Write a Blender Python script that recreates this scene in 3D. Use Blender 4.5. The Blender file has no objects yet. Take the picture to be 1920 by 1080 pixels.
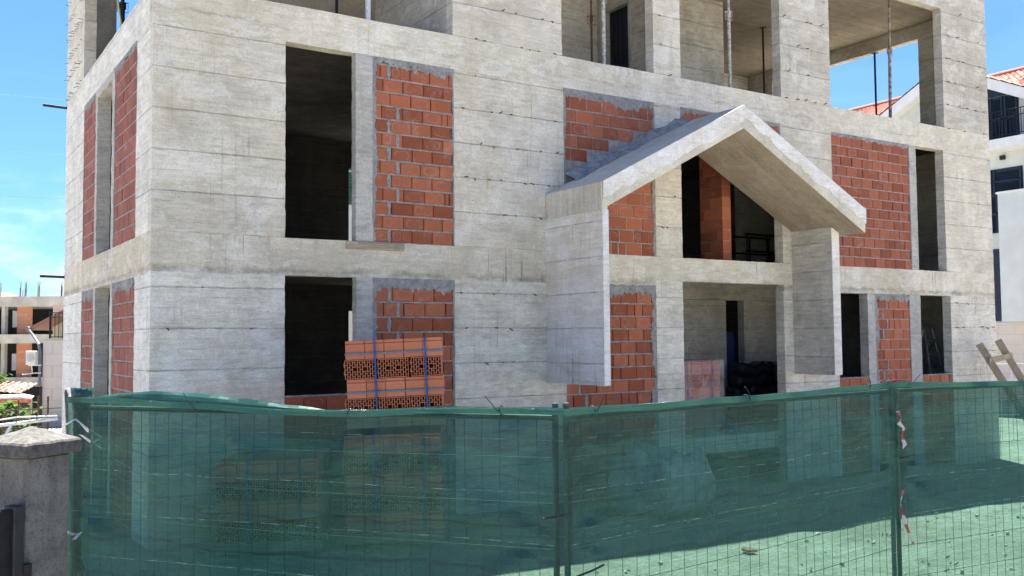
import bpy, bmesh, math, random
from mathutils import Vector, Matrix, noise as mn
random.seed(7)
SC = bpy.context.scene
COL = SC.collection
R = math.radians

# ------------------------------------------------------------------ helpers
class MB:
    """collects shapes, then links them as ONE mesh object"""
    def __init__(self): self.v=[]; self.f=[]; self.uv=[]; self.c=[]
    def quad(self, pts, uv=None, c=None):
        i=len(self.v); self.v+= [tuple(p) for p in pts]
        self.f.append(tuple(range(i,i+len(pts)))); self.uv.append(uv); self.c.append(c)
    def box(self, x0,x1,y0,y1,z0,z1, M=None, c=None):
        P=[Vector(p) for p in ((x0,y0,z0),(x1,y0,z0),(x1,y1,z0),(x0,y1,z0),(x0,y0,z1),(x1,y0,z1),(x1,y1,z1),(x0,y1,z1))]
        if M is not None: P=[M@p for p in P]
        i=len(self.v); self.v+=[tuple(p) for p in P]
        for f in ((0,3,2,1),(4,5,6,7),(0,1,5,4),(1,2,6,5),(2,3,7,6),(3,0,4,7)):
            self.f.append(tuple(i+k for k in f)); self.uv.append(None); self.c.append(c)
    def prism(self, poly, axis, a, b):
        """extrude a polygon; axis 'y': poly is (x,z); 'x': (y,z); 'z': (x,y)"""
        def P(p,t): return {'y':(p[0],t,p[1]),'x':(t,p[0],p[1]),'z':(p[0],p[1],t)}[axis]
        n=len(poly); i=len(self.v)
        self.v+=[P(p,a) for p in poly]+[P(p,b) for p in poly]
        self.f.append(tuple(i+k for k in range(n))); self.f.append(tuple(i+n+k for k in reversed(range(n))))
        for k in range(n): self.f.append((i+k,i+(k+1)%n,i+n+(k+1)%n,i+n+k)[::-1])
        self.uv+= [None]*(n+2); self.c+=[None]*(n+2)
    def tube(self, pts, r, n=8, cap=True):
        pts=[Vector(p) for p in pts]; rings=[]
        rr = r if isinstance(r,(list,tuple)) else [r]*len(pts)
        up=Vector((0,0,1))
        for k,p in enumerate(pts):
            d=(pts[min(k+1,len(pts)-1)]-pts[max(k-1,0)]).normalized()
            a=d.cross(up)
            if a.length<1e-3: a=d.cross(Vector((1,0,0)))
            a.normalize(); b=d.cross(a); i=len(self.v)
            for j in range(n):
                t=2*math.pi*j/n; self.v.append(tuple(p+(a*math.cos(t)+b*math.sin(t))*rr[k]))
            rings.append(i)
        for k in range(len(rings)-1):
            for j in range(n):
                a0=rings[k]+j; a1=rings[k]+(j+1)%n; b0=rings[k+1]+j; b1=rings[k+1]+(j+1)%n
                self.f.append((a0,a1,b1,b0)); self.uv.append(None); self.c.append(None)
        if cap:
            self.f.append(tuple(rings[0]+j for j in range(n))[::-1]); self.f.append(tuple(rings[-1]+j for j in range(n)))
            self.uv+=[None]*2; self.c+=[None]*2
    def build(self, name, mat, parent=None, org=None, bevel=0, smooth=False):
        """verts are in world space; the object's origin goes to org, or to the parent thing's base"""
        o0=Vector(org) if org is not None else (world_loc(parent) if parent else Vector((0,0,0)))
        me=bpy.data.meshes.new(name); me.from_pydata([tuple(Vector(p)-o0) for p in self.v],[],self.f)
        if any(u for u in self.uv):
            ul=me.uv_layers.new(name='UVMap'); k=0
            for fi,p in enumerate(me.polygons):
                for j,li in enumerate(p.loop_indices):
                    if self.uv[fi]: ul.data[li].uv=self.uv[fi][j]
        if any(c is not None for c in self.c):
            ca=me.color_attributes.new('Col','FLOAT_COLOR','CORNER')
            for fi,p in enumerate(me.polygons):
                cc=self.c[fi] if self.c[fi] is not None else (0.5,0.5,0.5,1)
                for li in p.loop_indices: ca.data[li].color=cc
        if smooth:
            for p in me.polygons: p.use_smooth=True
        bm=bmesh.new(); bm.from_mesh(me); bmesh.ops.recalc_face_normals(bm,faces=bm.faces); bm.to_mesh(me); bm.free()
        if isinstance(mat,(list,tuple)):
            for m in mat: me.materials.append(m)
        else: me.materials.append(mat)
        o=bpy.data.objects.new(name,me); COL.objects.link(o)
        if parent is not None: o.parent=parent
        if org is not None: o.location=o0-(world_loc(parent) if parent else Vector((0,0,0)))
        if bevel:
            b=o.modifiers.new('b','BEVEL'); b.width=bevel; b.segments=1; b.limit_method='ANGLE'
        return o
def world_loc(o):
    v=Vector((0,0,0))
    while o is not None: v=v+Vector(o.location); o=o.parent
    return v
def tag(o,label,cat,group=None,kind=None):
    if label: o['label']=label
    if cat: o['category']=cat
    if group: o['group']=group
    if kind: o['kind']=kind
    return o
def thing(name,label,cat,loc,group=None):
    o=bpy.data.objects.new(name,None); COL.objects.link(o); o.location=loc
    o.empty_display_size=.2
    return tag(o,label,cat,group)
def structure(o): o['kind']='structure'; return o
def copy_tree(o,parent=None):
    c=o.copy(); COL.objects.link(c)
    if parent is not None: c.parent=parent
    for ch in list(o.children): copy_tree(ch,c)
    return c

# ------------------------------------------------------------------ materials
class NT:
    def __init__(self,name):
        self.m=bpy.data.materials.new(name); self.m.use_nodes=True
        self.t=self.m.node_tree; self.t.nodes.clear()
        self.out=self.n('ShaderNodeOutputMaterial')
    def n(self,ty,**kw):
        x=self.t.nodes.new(ty)
        for k,v in kw.items(): setattr(x,k,v)
        return x
    def L(self,a,b): self.t.links.new(a,b)
    def val(self,s,v):
        if hasattr(v,'is_output'): self.L(v,s)
        else: s.default_value=v
    def math(self,op,a,b=None,c=None,clamp=False):
        x=self.n('ShaderNodeMath',operation=op,use_clamp=clamp); self.val(x.inputs[0],a)
        if b is not None: self.val(x.inputs[1],b)
        if c is not None: self.val(x.inputs[2],c)
        return x.outputs[0]
    def pos(self): return self.n('ShaderNodeNewGeometry').outputs['Position']
    def sep(self,v):
        x=self.n('ShaderNodeSeparateXYZ'); self.L(v,x.inputs[0]); return x.outputs
    def comb(self,x,y,z):
        c=self.n('ShaderNodeCombineXYZ'); self.val(c.inputs[0],x); self.val(c.inputs[1],y); self.val(c.inputs[2],z); return c.outputs[0]
    def scale(self,v,s):
        x=self.n('ShaderNodeVectorMath',operation='MULTIPLY'); self.L(v,x.inputs[0]); x.inputs[1].default_value=s; return x.outputs[0]
    def add(self,v,s):
        x=self.n('ShaderNodeVectorMath',operation='ADD'); self.L(v,x.inputs[0]); self.val(x.inputs[1],s); return x.outputs[0]
    def noise(self,v,scale=1.0,detail=4,rough=.55,dist=0):
        x=self.n('ShaderNodeTexNoise'); self.L(v,x.inputs['Vector']); x.inputs['Scale'].default_value=scale
        x.inputs['Detail'].default_value=detail; x.inputs['Roughness'].default_value=rough; x.inputs['Distortion'].default_value=dist
        return x.outputs['Fac']
    def white(self,v):
        x=self.n('ShaderNodeTexWhiteNoise',noise_dimensions='3D'); self.L(v,x.inputs['Vector']); return x.outputs['Value']
    def ramp(self,f,a,b,lo=0.0,hi=1.0,smooth=True):
        x=self.n('ShaderNodeMapRange',interpolation_type='SMOOTHSTEP' if smooth else 'LINEAR',clamp=True)
        self.val(x.inputs['Value'],f); x.inputs['From Min'].default_value=a; x.inputs['From Max'].default_value=b
        x.inputs['To Min'].default_value=lo; x.inputs['To Max'].default_value=hi; return x.outputs[0]
    def mix(self,f,a,b,mode='MIX'):
        x=self.n('ShaderNodeMix',data_type='RGBA',blend_type=mode); self.val(x.inputs[0],f)
        for s,v in ((x.inputs[6],a),(x.inputs[7],b)):
            if hasattr(v,'is_output'): self.L(v,s)
            else: s.default_value=(*v[:3],1)
        return x.outputs[2]
    def bump(self,h,st=.4,d=.02):
        b=self.n('ShaderNodeBump'); b.inputs['Strength'].default_value=st; b.inputs['Distance'].default_value=d; self.L(h,b.inputs['Height']); return b.outputs[0]
    def principled(self,col,rough=.8,metal=0,bump=None,spec=.3):
        p=self.n('ShaderNodeBsdfPrincipled')
        if hasattr(col,'is_output'): self.L(col,p.inputs['Base Color'])
        else: p.inputs['Base Color'].default_value=(*col[:3],1)
        self.val(p.inputs['Roughness'],rough); p.inputs['Metallic'].default_value=metal
        p.inputs['Specular IOR Level'].default_value=spec
        if bump is not None: self.L(bump,p.inputs['Normal'])
        return p
    def done(self,sh): self.L(sh,self.out.inputs[0]); return self.m

def plain(name,col,rough=.7,metal=0,var=.12,scale=6,spec=.3):
    t=NT(name); P=t.pos(); n=t.noise(P,scale,5)
    c=t.mix(t.ramp(n,.3,.7),[k*(1-var) for k in col],[min(1,k*(1+var)) for k in col])
    return t.done(t.principled(c,rough,metal,spec=spec,bump=t.bump(n,.15,.01)).outputs[0])

def concrete(name,base=(.42,.395,.345),light=(.58,.56,.515),z0=0.0,pan=.53,joint=1.0,streak=.5,yellow=.35,dark=.35,grain='h',seed=0.0,tone=.16,lime=.52):
    t=NT(name); P0=t.pos(); x,y,z=t.sep(P0); P=t.add(P0,(seed,seed*1.7,seed*.3))
    xy=t.math('ADD',x,y)
    wob=t.noise(t.scale(P,(1.3,1.3,1.3)),1.0,4)
    if grain=='h':
        bandv=t.comb(t.math('MULTIPLY',x,2.6),t.math('MULTIPLY',y,2.6),t.math('MULTIPLY',z,21))
        band2=t.comb(t.math('MULTIPLY',x,7),t.math('MULTIPLY',y,7),t.math('MULTIPLY',z,62))
    else:   # boards running down a soffit: they follow constant y
        bandv=t.comb(t.math('MULTIPLY',x,.5),t.math('MULTIPLY',y,11),t.math('MULTIPLY',z,.5))
        band2=t.comb(t.math('MULTIPLY',x,1.6),t.math('MULTIPLY',y,50),t.math('MULTIPLY',z,1.6))
    g1=t.noise(bandv,1,5,.6); g2=t.noise(band2,1,3,.6)
    big=t.noise(P,.55,6,.6,.4); mid=t.noise(P,2.3,6,.65,.3); fine=t.noise(P,38,4,.7)
    # tone of each cast board and each shutter panel
    zz=t.math('SUBTRACT',z,z0)
    lvl=t.math('DIVIDE',zz,pan)
    li=t.math('FLOOR',lvl)
    brd=t.math('FLOOR',t.math('DIVIDE',zz,pan/4.0))
    pt=t.white(t.comb(t.math('FLOOR',t.math('DIVIDE',t.math('ADD',xy,t.math('MULTIPLY',li,.7)),1.55)),li,seed))
    bt=t.white(t.comb(t.math('FLOOR',t.math('DIVIDE',xy,2.7)),brd,seed+3))
    f=t.math('ADD',t.math('MULTIPLY',t.ramp(big,.28,.72),.36),t.math('MULTIPLY',t.ramp(mid,.28,.72),.40))
    f=t.math('ADD',f,t.math('MULTIPLY',t.math('SUBTRACT',g1,.5),1.15)); f=t.math('ADD',f,t.math('MULTIPLY',t.math('SUBTRACT',g2,.5),.75)); f=t.math('ADD',f,t.math('MULTIPLY',t.math('SUBTRACT',t.noise(t.scale(P,(1,1,2.2)),6.5,7,.78,.5),.5),1.15)); f=t.math('ADD',f,.24)
    f=t.math('ADD',f,t.math('MULTIPLY',t.math('SUBTRACT',pt,.5),tone*.9)); f=t.math('ADD',f,t.math('MULTIPLY',t.math('SUBTRACT',bt,.5),tone*1.1))
    f=t.math('SUBTRACT',f,.12)
    c=t.mix(t.ramp(f,.10,.95,smooth=False),[k*1.04*w for k,w in zip(base,(1.05,1.0,.91))],[min(.8,k*1.34*w) for k,w in zip(light,(1.03,1.0,.925))])
    # warm and ochre weathering
    st=t.noise(t.comb(t.math('MULTIPLY',x,1.5),t.math('MULTIPLY',y,1.5),t.math('MULTIPLY',z,.33)),1.3,5,.6,.6)
    c=t.mix(t.math('MULTIPLY',t.ramp(st,.44,.68),yellow*1.0,clamp=True),c,(.53,.455,.315))
    st2=t.noise(t.comb(t.math('MULTIPLY',x,5),t.math('MULTIPLY',y,5),t.math('MULTIPLY',z,.5)),1.1,3,.6,.2)
    c=t.mix(t.math('MULTIPLY',t.ramp(st2,.60,.72),yellow*.9),c,(.42,.31,.15))
    # grey damp patches
    dp=t.noise(t.scale(P,(1,1,1.3)),.9,7,.68,.8)
    c=t.mix(t.math('MULTIPLY',t.ramp(dp,.52,.60),dark*.60),c,(.29,.27,.225))
    lm=t.noise(t.scale(P,(1.4,1.4,2.2)),1.3,8,.72,.7)
    c=t.mix(t.math('MULTIPLY',t.ramp(lm,.53,.60),lime),c,(.70,.68,.63))
    # thin run marks
    rn=t.noise(t.comb(t.math('MULTIPLY',x,22),t.math('MULTIPLY',y,22),t.math('MULTIPLY',z,.5)),1,3,.6,.1)
    rm=t.ramp(t.noise(t.scale(P,(.9,.9,1.1)),1.0,3),.5,.66)
    c=t.mix(t.math('MULTIPLY',t.math('MULTIPLY',t.ramp(rn,.57,.64),rm),streak*.8),c,(.22,.205,.18))
    # pour joints between lifts
    zw=t.math('ADD',lvl,t.math('MULTIPLY',t.math('SUBTRACT',t.noise(t.scale(P,(3,3,.2)),1.5,5,.7),.5),.045))
    d=t.math('ABSOLUTE',t.math('SUBTRACT',t.math('FRACT',t.math('ADD',zw,.5)),.5))
    thick=t.ramp(t.noise(t.scale(P,(4.2,4.2,1)),1.0,6,.75),.32,.72,.008,.046)
    jm=t.math('SUBTRACT',1.0,t.math('DIVIDE',d,thick),clamp=True)
    jm=t.math('MULTIPLY',jm,joint)
    c=t.mix(t.math('MULTIPLY',jm,t.ramp(t.noise(P,3.1,5,.7),.36,.66,.04,.70)),c,(.23,.20,.145))
    l4=t.math('ADD',t.math('MULTIPLY',zw,4.0),t.math('MULTIPLY',t.math('SUBTRACT',t.noise(t.scale(P,(2,2,.3)),1.7,3),.5),.10))
    d4=t.math('ABSOLUTE',t.math('SUBTRACT',t.math('FRACT',t.math('ADD',l4,.5)),.5))
    m4=t.math('MULTIPLY',t.ramp(d4,.0,.075,1,0),t.ramp(t.noise(t.comb(t.math('MULTIPLY',x,2),t.math('MULTIPLY',y,2),t.math('MULTIPLY',z,7)),1.3,5,.7),.45,.65,0,.42))
    c=t.mix(t.math('MULTIPLY',m4,joint),c,(.20,.185,.155))
    # a soft dark run under each joint
    fr=t.math('FRACT',zw)
    und=t.math('MULTIPLY',t.ramp(fr,.86,1.0),t.ramp(t.noise(t.comb(t.math('MULTIPLY',x,22),t.math('MULTIPLY',y,22),z),1,4,.7),.5,.72))
    c=t.mix(t.math('MULTIPLY',und,.32*joint),c,(.16,.15,.14))
    # vertical shutter seams
    vs=t.math('ABSOLUTE',t.math('SUBTRACT',t.math('FRACT',t.math('DIVIDE',t.math('ADD',xy,t.math('MULTIPLY',t.math('SUBTRACT',wob,.5),.03)),1.55)),.5))
    vm=t.math('MULTIPLY',t.ramp(vs,.0,.006,1,0),t.ramp(t.noise(P,.8,2),.5,.6,0,.30))
    c=t.mix(t.math('MULTIPLY',vm,joint),c,(.20,.19,.175))
    # pits
    vo=t.n('ShaderNodeTexVoronoi'); t.L(P,vo.inputs['Vector']); vo.inputs['Scale'].default_value=7
    pit=t.math('MULTIPLY',t.ramp(vo.outputs['Distance'],.03,.09,1,0),t.ramp(mid,.5,.6))
    c=t.mix(t.math('MULTIPLY',pit,.6),c,(.12,.115,.105))
    c=t.mix(t.math('MULTIPLY',t.ramp(fine,.42,.66),.30),c,[k*.62 for k in base])
    h=t.math('ADD',t.math('MULTIPLY',g1,.5),t.math('ADD',t.math('MULTIPLY',fine,.25),t.math('MULTIPLY',mid,.5)))
    h=t.math('ADD',h,t.math('MULTIPLY',bt,.35)); h=t.math('SUBTRACT',h,t.math('MULTIPLY',jm,.8)); h=t.math('SUBTRACT',h,t.math('MULTIPLY',m4,.3)); h=t.math('SUBTRACT',h,t.math('MULTIPLY',pit,.5))
    return t.done(t.principled(c,.92,0,t.bump(h,.55,.03),.2).outputs[0])

def clay(name,lo=(.215,.060,.030),hi=(.41,.134,.066),dust=.45,wallstain=.45):
    t=NT(name); P=t.pos(); uv=t.n('ShaderNodeUVMap').outputs[0]; u,v,_=t.sep(uv)
    at=t.n('ShaderNodeVertexColor',layer_name='Col').outputs[0]; r,g,b=t.sep(at)
    nz=t.noise(P,6,5,.65,.8); n2=t.noise(P,30,4,.7)
    f=t.math('ADD',t.math('MULTIPLY',r,.65),t.math('MULTIPLY',t.noise(P,1.4,4),.5))
    c=t.mix(t.ramp(f,.2,.95,smooth=False),lo,hi)
    # pale drying rings that follow the block's outline
    du=t.math('SUBTRACT',.5,t.math('ABSOLUTE',t.math('SUBTRACT',u,.5))); dv=t.math('SUBTRACT',.5,t.math('ABSOLUTE',t.math('SUBTRACT',v,.5)))
    u2=t.math('FRACT',t.math('ADD',t.math('MULTIPLY',u,t.math('ADD',1.0,t.math('ROUND',b))),0.0)); dd=t.math('MULTIPLY',t.math('MULTIPLY',t.math('MULTIPLY',u2,t.math('SUBTRACT',1.0,u2)),t.math('MULTIPLY',v,t.math('SUBTRACT',1.0,v))),8.0); dd=t.math('ADD',dd,t.math('MULTIPLY',t.math('SUBTRACT',nz,.5),.26))
    ring=t.math('MULTIPLY',t.ramp(dd,.13,.25),t.ramp(dd,.26,.34,1,0))
    ring=t.math('MULTIPLY',ring,t.ramp(g,.1,.8)); ring=t.math('MULTIPLY',ring,t.ramp(t.noise(P,5,4),.35,.6))
    c=t.mix(t.math('MULTIPLY',ring,dust),c,(.47,.235,.16))
    core=t.math('MULTIPLY',t.ramp(dd,.30,.42),t.ramp(g,.2,.7))
    c=t.mix(t.math('MULTIPLY',core,.35),c,(.27,.12,.085))
    c=t.mix(t.math('MULTIPLY',t.ramp(t.noise(P,3.2,6,.7,.5),.52,.72),wallstain),c,(.46,.26,.20))
    # extruded grooves
    gr=t.math('SINE',t.math('MULTIPLY',v,44)); grn=t.noise(t.comb(t.math('MULTIPLY',u,2),t.math('MULTIPLY',v,40),r),1,2)
    c=t.mix(t.math('MULTIPLY',t.ramp(grn,.4,.8),.2),c,[k*.6 for k in lo])
    h=t.math('ADD',t.math('MULTIPLY',gr,.12),t.math('MULTIPLY',n2,.5))
    return t.done(t.principled(c,.88,0,t.bump(h,.35,.012),.2).outputs[0])

M={}
M['gf']=concrete('concrete_ground_floor',z0=.38,seed=1.3,light=(.60,.59,.555),yellow=.20,dark=.18,streak=.55)
M['gfr']=concrete('concrete_run_marked',z0=.38,seed=5.1,light=(.58,.57,.54),yellow=.18,dark=.2,streak=1.0)
M['f1']=concrete('concrete_first_floor',z0=3.2,seed=2.2,light=(.52,.51,.465),yellow=.36,dark=.36)
M['f1b']=concrete('concrete_first_floor_pale',z0=3.2,seed=8.2,light=(.54,.52,.47),yellow=.50,dark=.16)
M['f2']=concrete('concrete_second_floor',z0=6.42,seed=3.7,light=(.50,.49,.455),yellow=.22,dark=.30)
M['f2r']=concrete('concrete_second_floor_grey',z0=6.42,seed=6.1,base=(.34,.33,.30),light=(.45,.44,.41),yellow=.2,dark=.4)
M['beam1']=concrete('concrete_lower_beam',z0=2.745,pan=3.3,seed=4.4,light=(.54,.52,.46),yellow=.55,dark=.2,streak=.9,tone=.22)
M['beam2']=concrete('concrete_upper_beam',z0=4.6,pan=3,seed=9.4,light=(.54,.53,.49),yellow=.4,dark=.22,streak=.45,tone=.22)
M['side']=concrete('concrete_side_wall',z0=3.2,seed=11.4,base=(.44,.435,.415),light=(.58,.58,.565),yellow=.2,dark=.14,streak=.3)
M['sideg']=concrete('concrete_side_wall_low',z0=.38,seed=12.4,base=(.46,.455,.44),light=(.62,.62,.605),yellow=.15,dark=.10,streak=.3)
M['post']=concrete('concrete_grey_post',lime=.1,base=(.27,.272,.268),light=(.40,.40,.39),z0=0,pan=9,joint=.3,streak=.35,yellow=.06,dark=.35,seed=7.7,tone=.05)
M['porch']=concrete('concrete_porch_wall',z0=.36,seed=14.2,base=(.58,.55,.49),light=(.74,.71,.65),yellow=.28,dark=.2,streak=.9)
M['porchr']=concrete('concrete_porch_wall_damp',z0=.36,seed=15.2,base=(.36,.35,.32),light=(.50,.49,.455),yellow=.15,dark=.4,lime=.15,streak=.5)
M['fascia']=concrete('concrete_porch_fascia',z0=0,pan=50,joint=0,seed=16.3,base=(.50,.49,.47),light=(.66,.66,.64),yellow=.12,dark=.14,streak=.2,tone=.03)
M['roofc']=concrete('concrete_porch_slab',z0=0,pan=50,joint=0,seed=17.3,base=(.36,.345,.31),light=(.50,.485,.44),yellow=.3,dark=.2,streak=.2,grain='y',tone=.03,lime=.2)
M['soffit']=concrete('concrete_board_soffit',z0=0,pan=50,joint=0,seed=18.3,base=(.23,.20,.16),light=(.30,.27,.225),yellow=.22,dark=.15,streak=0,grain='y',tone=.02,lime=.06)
M['room']=concrete('room_painted_shade',z0=.38,seed=23.3,base=(.05,.05,.052),light=(.075,.075,.078),yellow=.05,dark=.1,streak=.2,lime=0)  # interior concrete taken near black: the rooms' shade is put into the colour
M['ceil']=concrete('ceiling_painted_shade',z0=0,pan=50,joint=0,seed=29.3,base=(.085,.084,.082),light=(.13,.128,.124),yellow=.1,dark=.2,streak=0,grain='y',lime=.05)  # ceiling concrete darkened as well, dimness of the rooms painted in
M['inner']=concrete('concrete_interior',z0=.38,seed=19.3,base=(.38,.372,.345),light=(.54,.53,.50),yellow=.12,dark=.3,streak=.2)
M['clay']=clay('clay_block_wall')
M['clayr']=clay('clay_block_wall_dusty',(.205,.060,.034),(.36,.120,.066),.42,.38)
M['clayp']=clay('clay_block_new',(.46,.150,.075),(.58,.215,.115),.10,.08)
M['clays']=clay('clay_block_side_wall',(.19,.062,.045),(.30,.105,.075),.45,.45)
M['hole']=plain('clay_block_core_dark',(.045,.016,.011),.95)
def mortar_mat():
    t=NT('cement_mortar'); P=t.pos(); a=t.noise(P,9,6,.7,.3); b=t.noise(P,45,4,.7); w=t.noise(P,2.2,5,.6)
    c=t.mix(t.ramp(a,.3,.7),(.20,.20,.195),(.36,.355,.34)); c=t.mix(t.math('MULTIPLY',t.ramp(w,.55,.7),.4),c,(.44,.43,.41))
    return t.done(t.principled(c,.95,0,t.bump(t.math('ADD',a,t.math('MULTIPLY',b,.5)),.9,.04),.15).outputs[0])
M['mortar']=mortar_mat()
M['rust']=plain('rusty_steel',(.16,.075,.045),.8,.3,.4,25)
M['dsteel']=plain('dark_painted_steel',(.018,.018,.021),.5,.4,.3,15)
M['white']=plain('white_painted_steel',(.62,.62,.60),.55,0,.15,18)
M['propw']=plain('cement_splashed_steel',(.42,.40,.37),.75,.1,.45,22)
M['propr']=plain('rust_and_cement_steel',(.27,.20,.165),.8,.15,.6,14)
M['galv']=plain('galvanised_tube',(.42,.44,.45),.42,.7,.2,20)
def wood_mat(name,a,b):
    t=NT(name); P=t.n('ShaderNodeTexCoord').outputs['Object']; x,y,z=t.sep(P)
    n=t.noise(t.scale(P,(3,40,40)),1,4,.6); m=t.noise(P,5,4)
    c=t.mix(t.ramp(n,.3,.75),a,b); c=t.mix(t.math('MULTIPLY',t.ramp(m,.5,.7),.4),c,[k*.55 for k in a])
    return t.done(t.principled(c,.85,0,t.bump(n,.3,.01),.2).outputs[0])
M['wood']=wood_mat('weathered_timber',(.27,.22,.155),(.42,.355,.26))
M['wood2']=wood_mat('grey_brown_timber',(.235,.195,.14),(.36,.31,.235))
M['woodw']=wood_mat('warm_rough_timber',(.30,.235,.155),(.46,.375,.26))
M['strap']=plain('blue_strapping',(.02,.075,.24),.4,0,.15,10)
M['strapg']=plain('grey_blue_strapping',(.12,.17,.25),.5,0,.2,10)
M['film']=None

# ------------------------------------------------------------------ main building
B=thing('unfinished_building','three storey raw concrete house shell with red block infill and gabled porch','building',(0,0,-.75))
T=.20; ZG,ZA,ZB,ZC,ZD,ZE=2.69,3.2,5.9,6.42,9.12,9.65
def cast(p):
    q=p*6.5; r=p*17
    return Vector((.007*mn.noise(q)+.006*mn.noise(r),.0028*mn.noise(q+Vector((7,0,0))),.007*mn.noise(q+Vector((0,9,0)))+.006*mn.noise(r+Vector((0,4,0)))))
def cast_box(name,mat,x0,x1,y0,y1,z0,z1,parent,step=.085):
    m=MB(); nx=max(1,min(60,round((x1-x0)/step))); ny=max(1,min(40,round((y1-y0)/step/1.5))); nz=max(1,min(60,round((z1-z0)/step)))
    X=[x0+(x1-x0)*i/nx for i in range(nx+1)]; Y=[y0+(y1-y0)*i/ny for i in range(ny+1)]; Z=[z0+(z1-z0)*i/nz for i in range(nz+1)]
    idx={}
    def V(x,y,z):
        k=(round(x,5),round(y,5),round(z,5))
        if k not in idx:
            p=Vector((x,y,z)); idx[k]=len(m.v); m.v.append(tuple(p+cast(p)))
        return idx[k]
    def F(*a): m.f.append(a); m.uv.append(None); m.c.append(None)
    for i in range(nx):
        for j in range(nz):
            for y,fl in ((y0,0),(y1,1)): F(V(X[i],y,Z[j]),V(X[i+1],y,Z[j]),V(X[i+1],y,Z[j+1]),V(X[i],y,Z[j+1]))
    for i in range(ny):
        for j in range(nz):
            for x in (x0,x1): F(V(x,Y[i],Z[j]),V(x,Y[i+1],Z[j]),V(x,Y[i+1],Z[j+1]),V(x,Y[i],Z[j+1]))
    for i in range(nx):
        for j in range(ny):
            for z in (z0,z1): F(V(X[i],Y[j],z),V(X[i+1],Y[j],z),V(X[i+1],Y[j+1],z),V(X[i],Y[j+1],z))
    return m.build(name,mat,parent)
def bx(name,mat,x0,x1,y0,y1,z0,z1,bevel=.006,parent=B):
    if name in ('wall_pier','edge_beam','jamb_post','porch_wall','side_wall','lintel'): return cast_box(name,M[mat],x0,x1,y0,y1,z0,z1,parent)
    m=MB(); m.box(x0,x1,y0,y1,z0,z1); return m.build(name,M[mat] if isinstance(mat,str) else mat,parent,bevel=bevel)
BASE=-1.1
# front piers
for x0,x1,mt in ((0,1.74,'gf'),(4.37,6.42,'gf'),(8.35,8.97,'gf'),(11.55,13.12,'gf'),(16.91,18.63,'gfr')): bx('wall_pier',mt,x0,x1,0,T,BASE,ZG if x0<8 else (2.785 if x0<11 else 2.665))
for x0,x1 in ((2.78,3.03),(14.04,14.27),(15.44,15.81)): bx('jamb_post','post',x0,x1,-.004,.14 if x0<5 else T,BASE,2.66 if x0>5 else ZG)
for x0,x1,mt in ((0,1.74,'f1'),(4.37,6.42,'f1b'),(8.37,8.98,'f1b'),(11.56,13.04,'f1'),(16.81,18.63,'f1')): bx('wall_pier',mt,x0,x1,0,T,ZA,ZB)
for x0,x1 in ((2.77,3.03),(15.57,15.80)): bx('jamb_post','post',x0,x1,-.004,.14 if x0<5 else T,ZA,ZB)
for x0,x1,mt in ((0,.95,'f2'),(4.36,6.40,'f2'),(8.38,9.01,'f2'),(11.61,13.06,'f2r'),(16.89,18.63,'f2r')): bx('wall_pier',mt,x0,x1,0,T,ZC,ZD)
# front edge beams
bx('edge_beam','beam1',0,8.35,0,T,ZG,ZA); bx('edge_beam','beam1',8.35,11.56,0,T,2.785,ZA); bx('edge_beam','beam1',11.56,18.63,0,T,2.665,ZA)
bx('edge_beam','beam2',0,18.63,0,T,ZB,ZC); bx('edge_beam','f2r',0,18.63,0,T,ZD,ZE)
# left side wall
yD=7.43
bx('wall_pier','sideg',0,T,T,.956,BASE,2.67); bx('wall_pier','sideg',0,T,5.32,yD,BASE,2.67)
bx('wall_pier','side',0,T,T,.956,ZA,ZB); bx('wall_pier','side',0,T,5.32,yD,ZA,ZB)
bx('wall_pier','f2',0,T,5.45,yD,ZC,ZD); bx('wall_pier','f2',0,T,T,.85,ZC,ZD)
for z0,z1 in ((BASE,2.67),(ZA,ZB)):
    bx('jamb_post','post',-.003,T,2.53,2.72,z0,z1); bx('jamb_post','post',-.003,T,3.97,4.15,z0,z1)
bx('lintel','post',-.003,T,2.72,3.97,5.76,ZB)
bx('edge_beam','beam1',0,T,T,yD,2.67,ZA); bx('edge_beam','side',0,T,T,yD,ZB,ZC); bx('edge_beam','f2',0,T,T,yD,ZD,ZE)
# right side wall
xr=18.43
bx('side_wall','f1',xr,18.63,T,yD,BASE,ZB); bx('edge_beam','beam2',xr,18.63,T,yD,ZB,ZC)
bx('wall_pier','f2r',xr,18.63,T,1.62,ZC,ZD); bx('wall_pier','f2r',xr,18.63,6.3,yD,ZC,ZD); bx('edge_beam','f2r',xr,18.63,T,yD,ZD,9.48)
# back wall, with openings
yb=yD-T
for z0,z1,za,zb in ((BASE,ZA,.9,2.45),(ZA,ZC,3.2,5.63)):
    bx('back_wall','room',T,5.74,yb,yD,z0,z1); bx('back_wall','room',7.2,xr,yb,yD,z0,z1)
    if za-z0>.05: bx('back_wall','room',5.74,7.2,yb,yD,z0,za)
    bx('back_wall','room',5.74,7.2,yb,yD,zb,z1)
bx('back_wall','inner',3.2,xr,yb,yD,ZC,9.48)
# floor and roof slabs
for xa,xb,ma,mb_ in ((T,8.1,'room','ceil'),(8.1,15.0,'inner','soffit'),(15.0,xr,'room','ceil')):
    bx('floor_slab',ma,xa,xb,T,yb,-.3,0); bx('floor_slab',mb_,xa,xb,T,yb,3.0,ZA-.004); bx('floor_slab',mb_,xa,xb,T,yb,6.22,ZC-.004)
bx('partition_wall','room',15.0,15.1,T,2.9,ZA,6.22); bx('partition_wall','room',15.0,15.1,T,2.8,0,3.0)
bx('roof_slab','soffit',T,18.63,T,yD,9.48,ZE)
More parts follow.
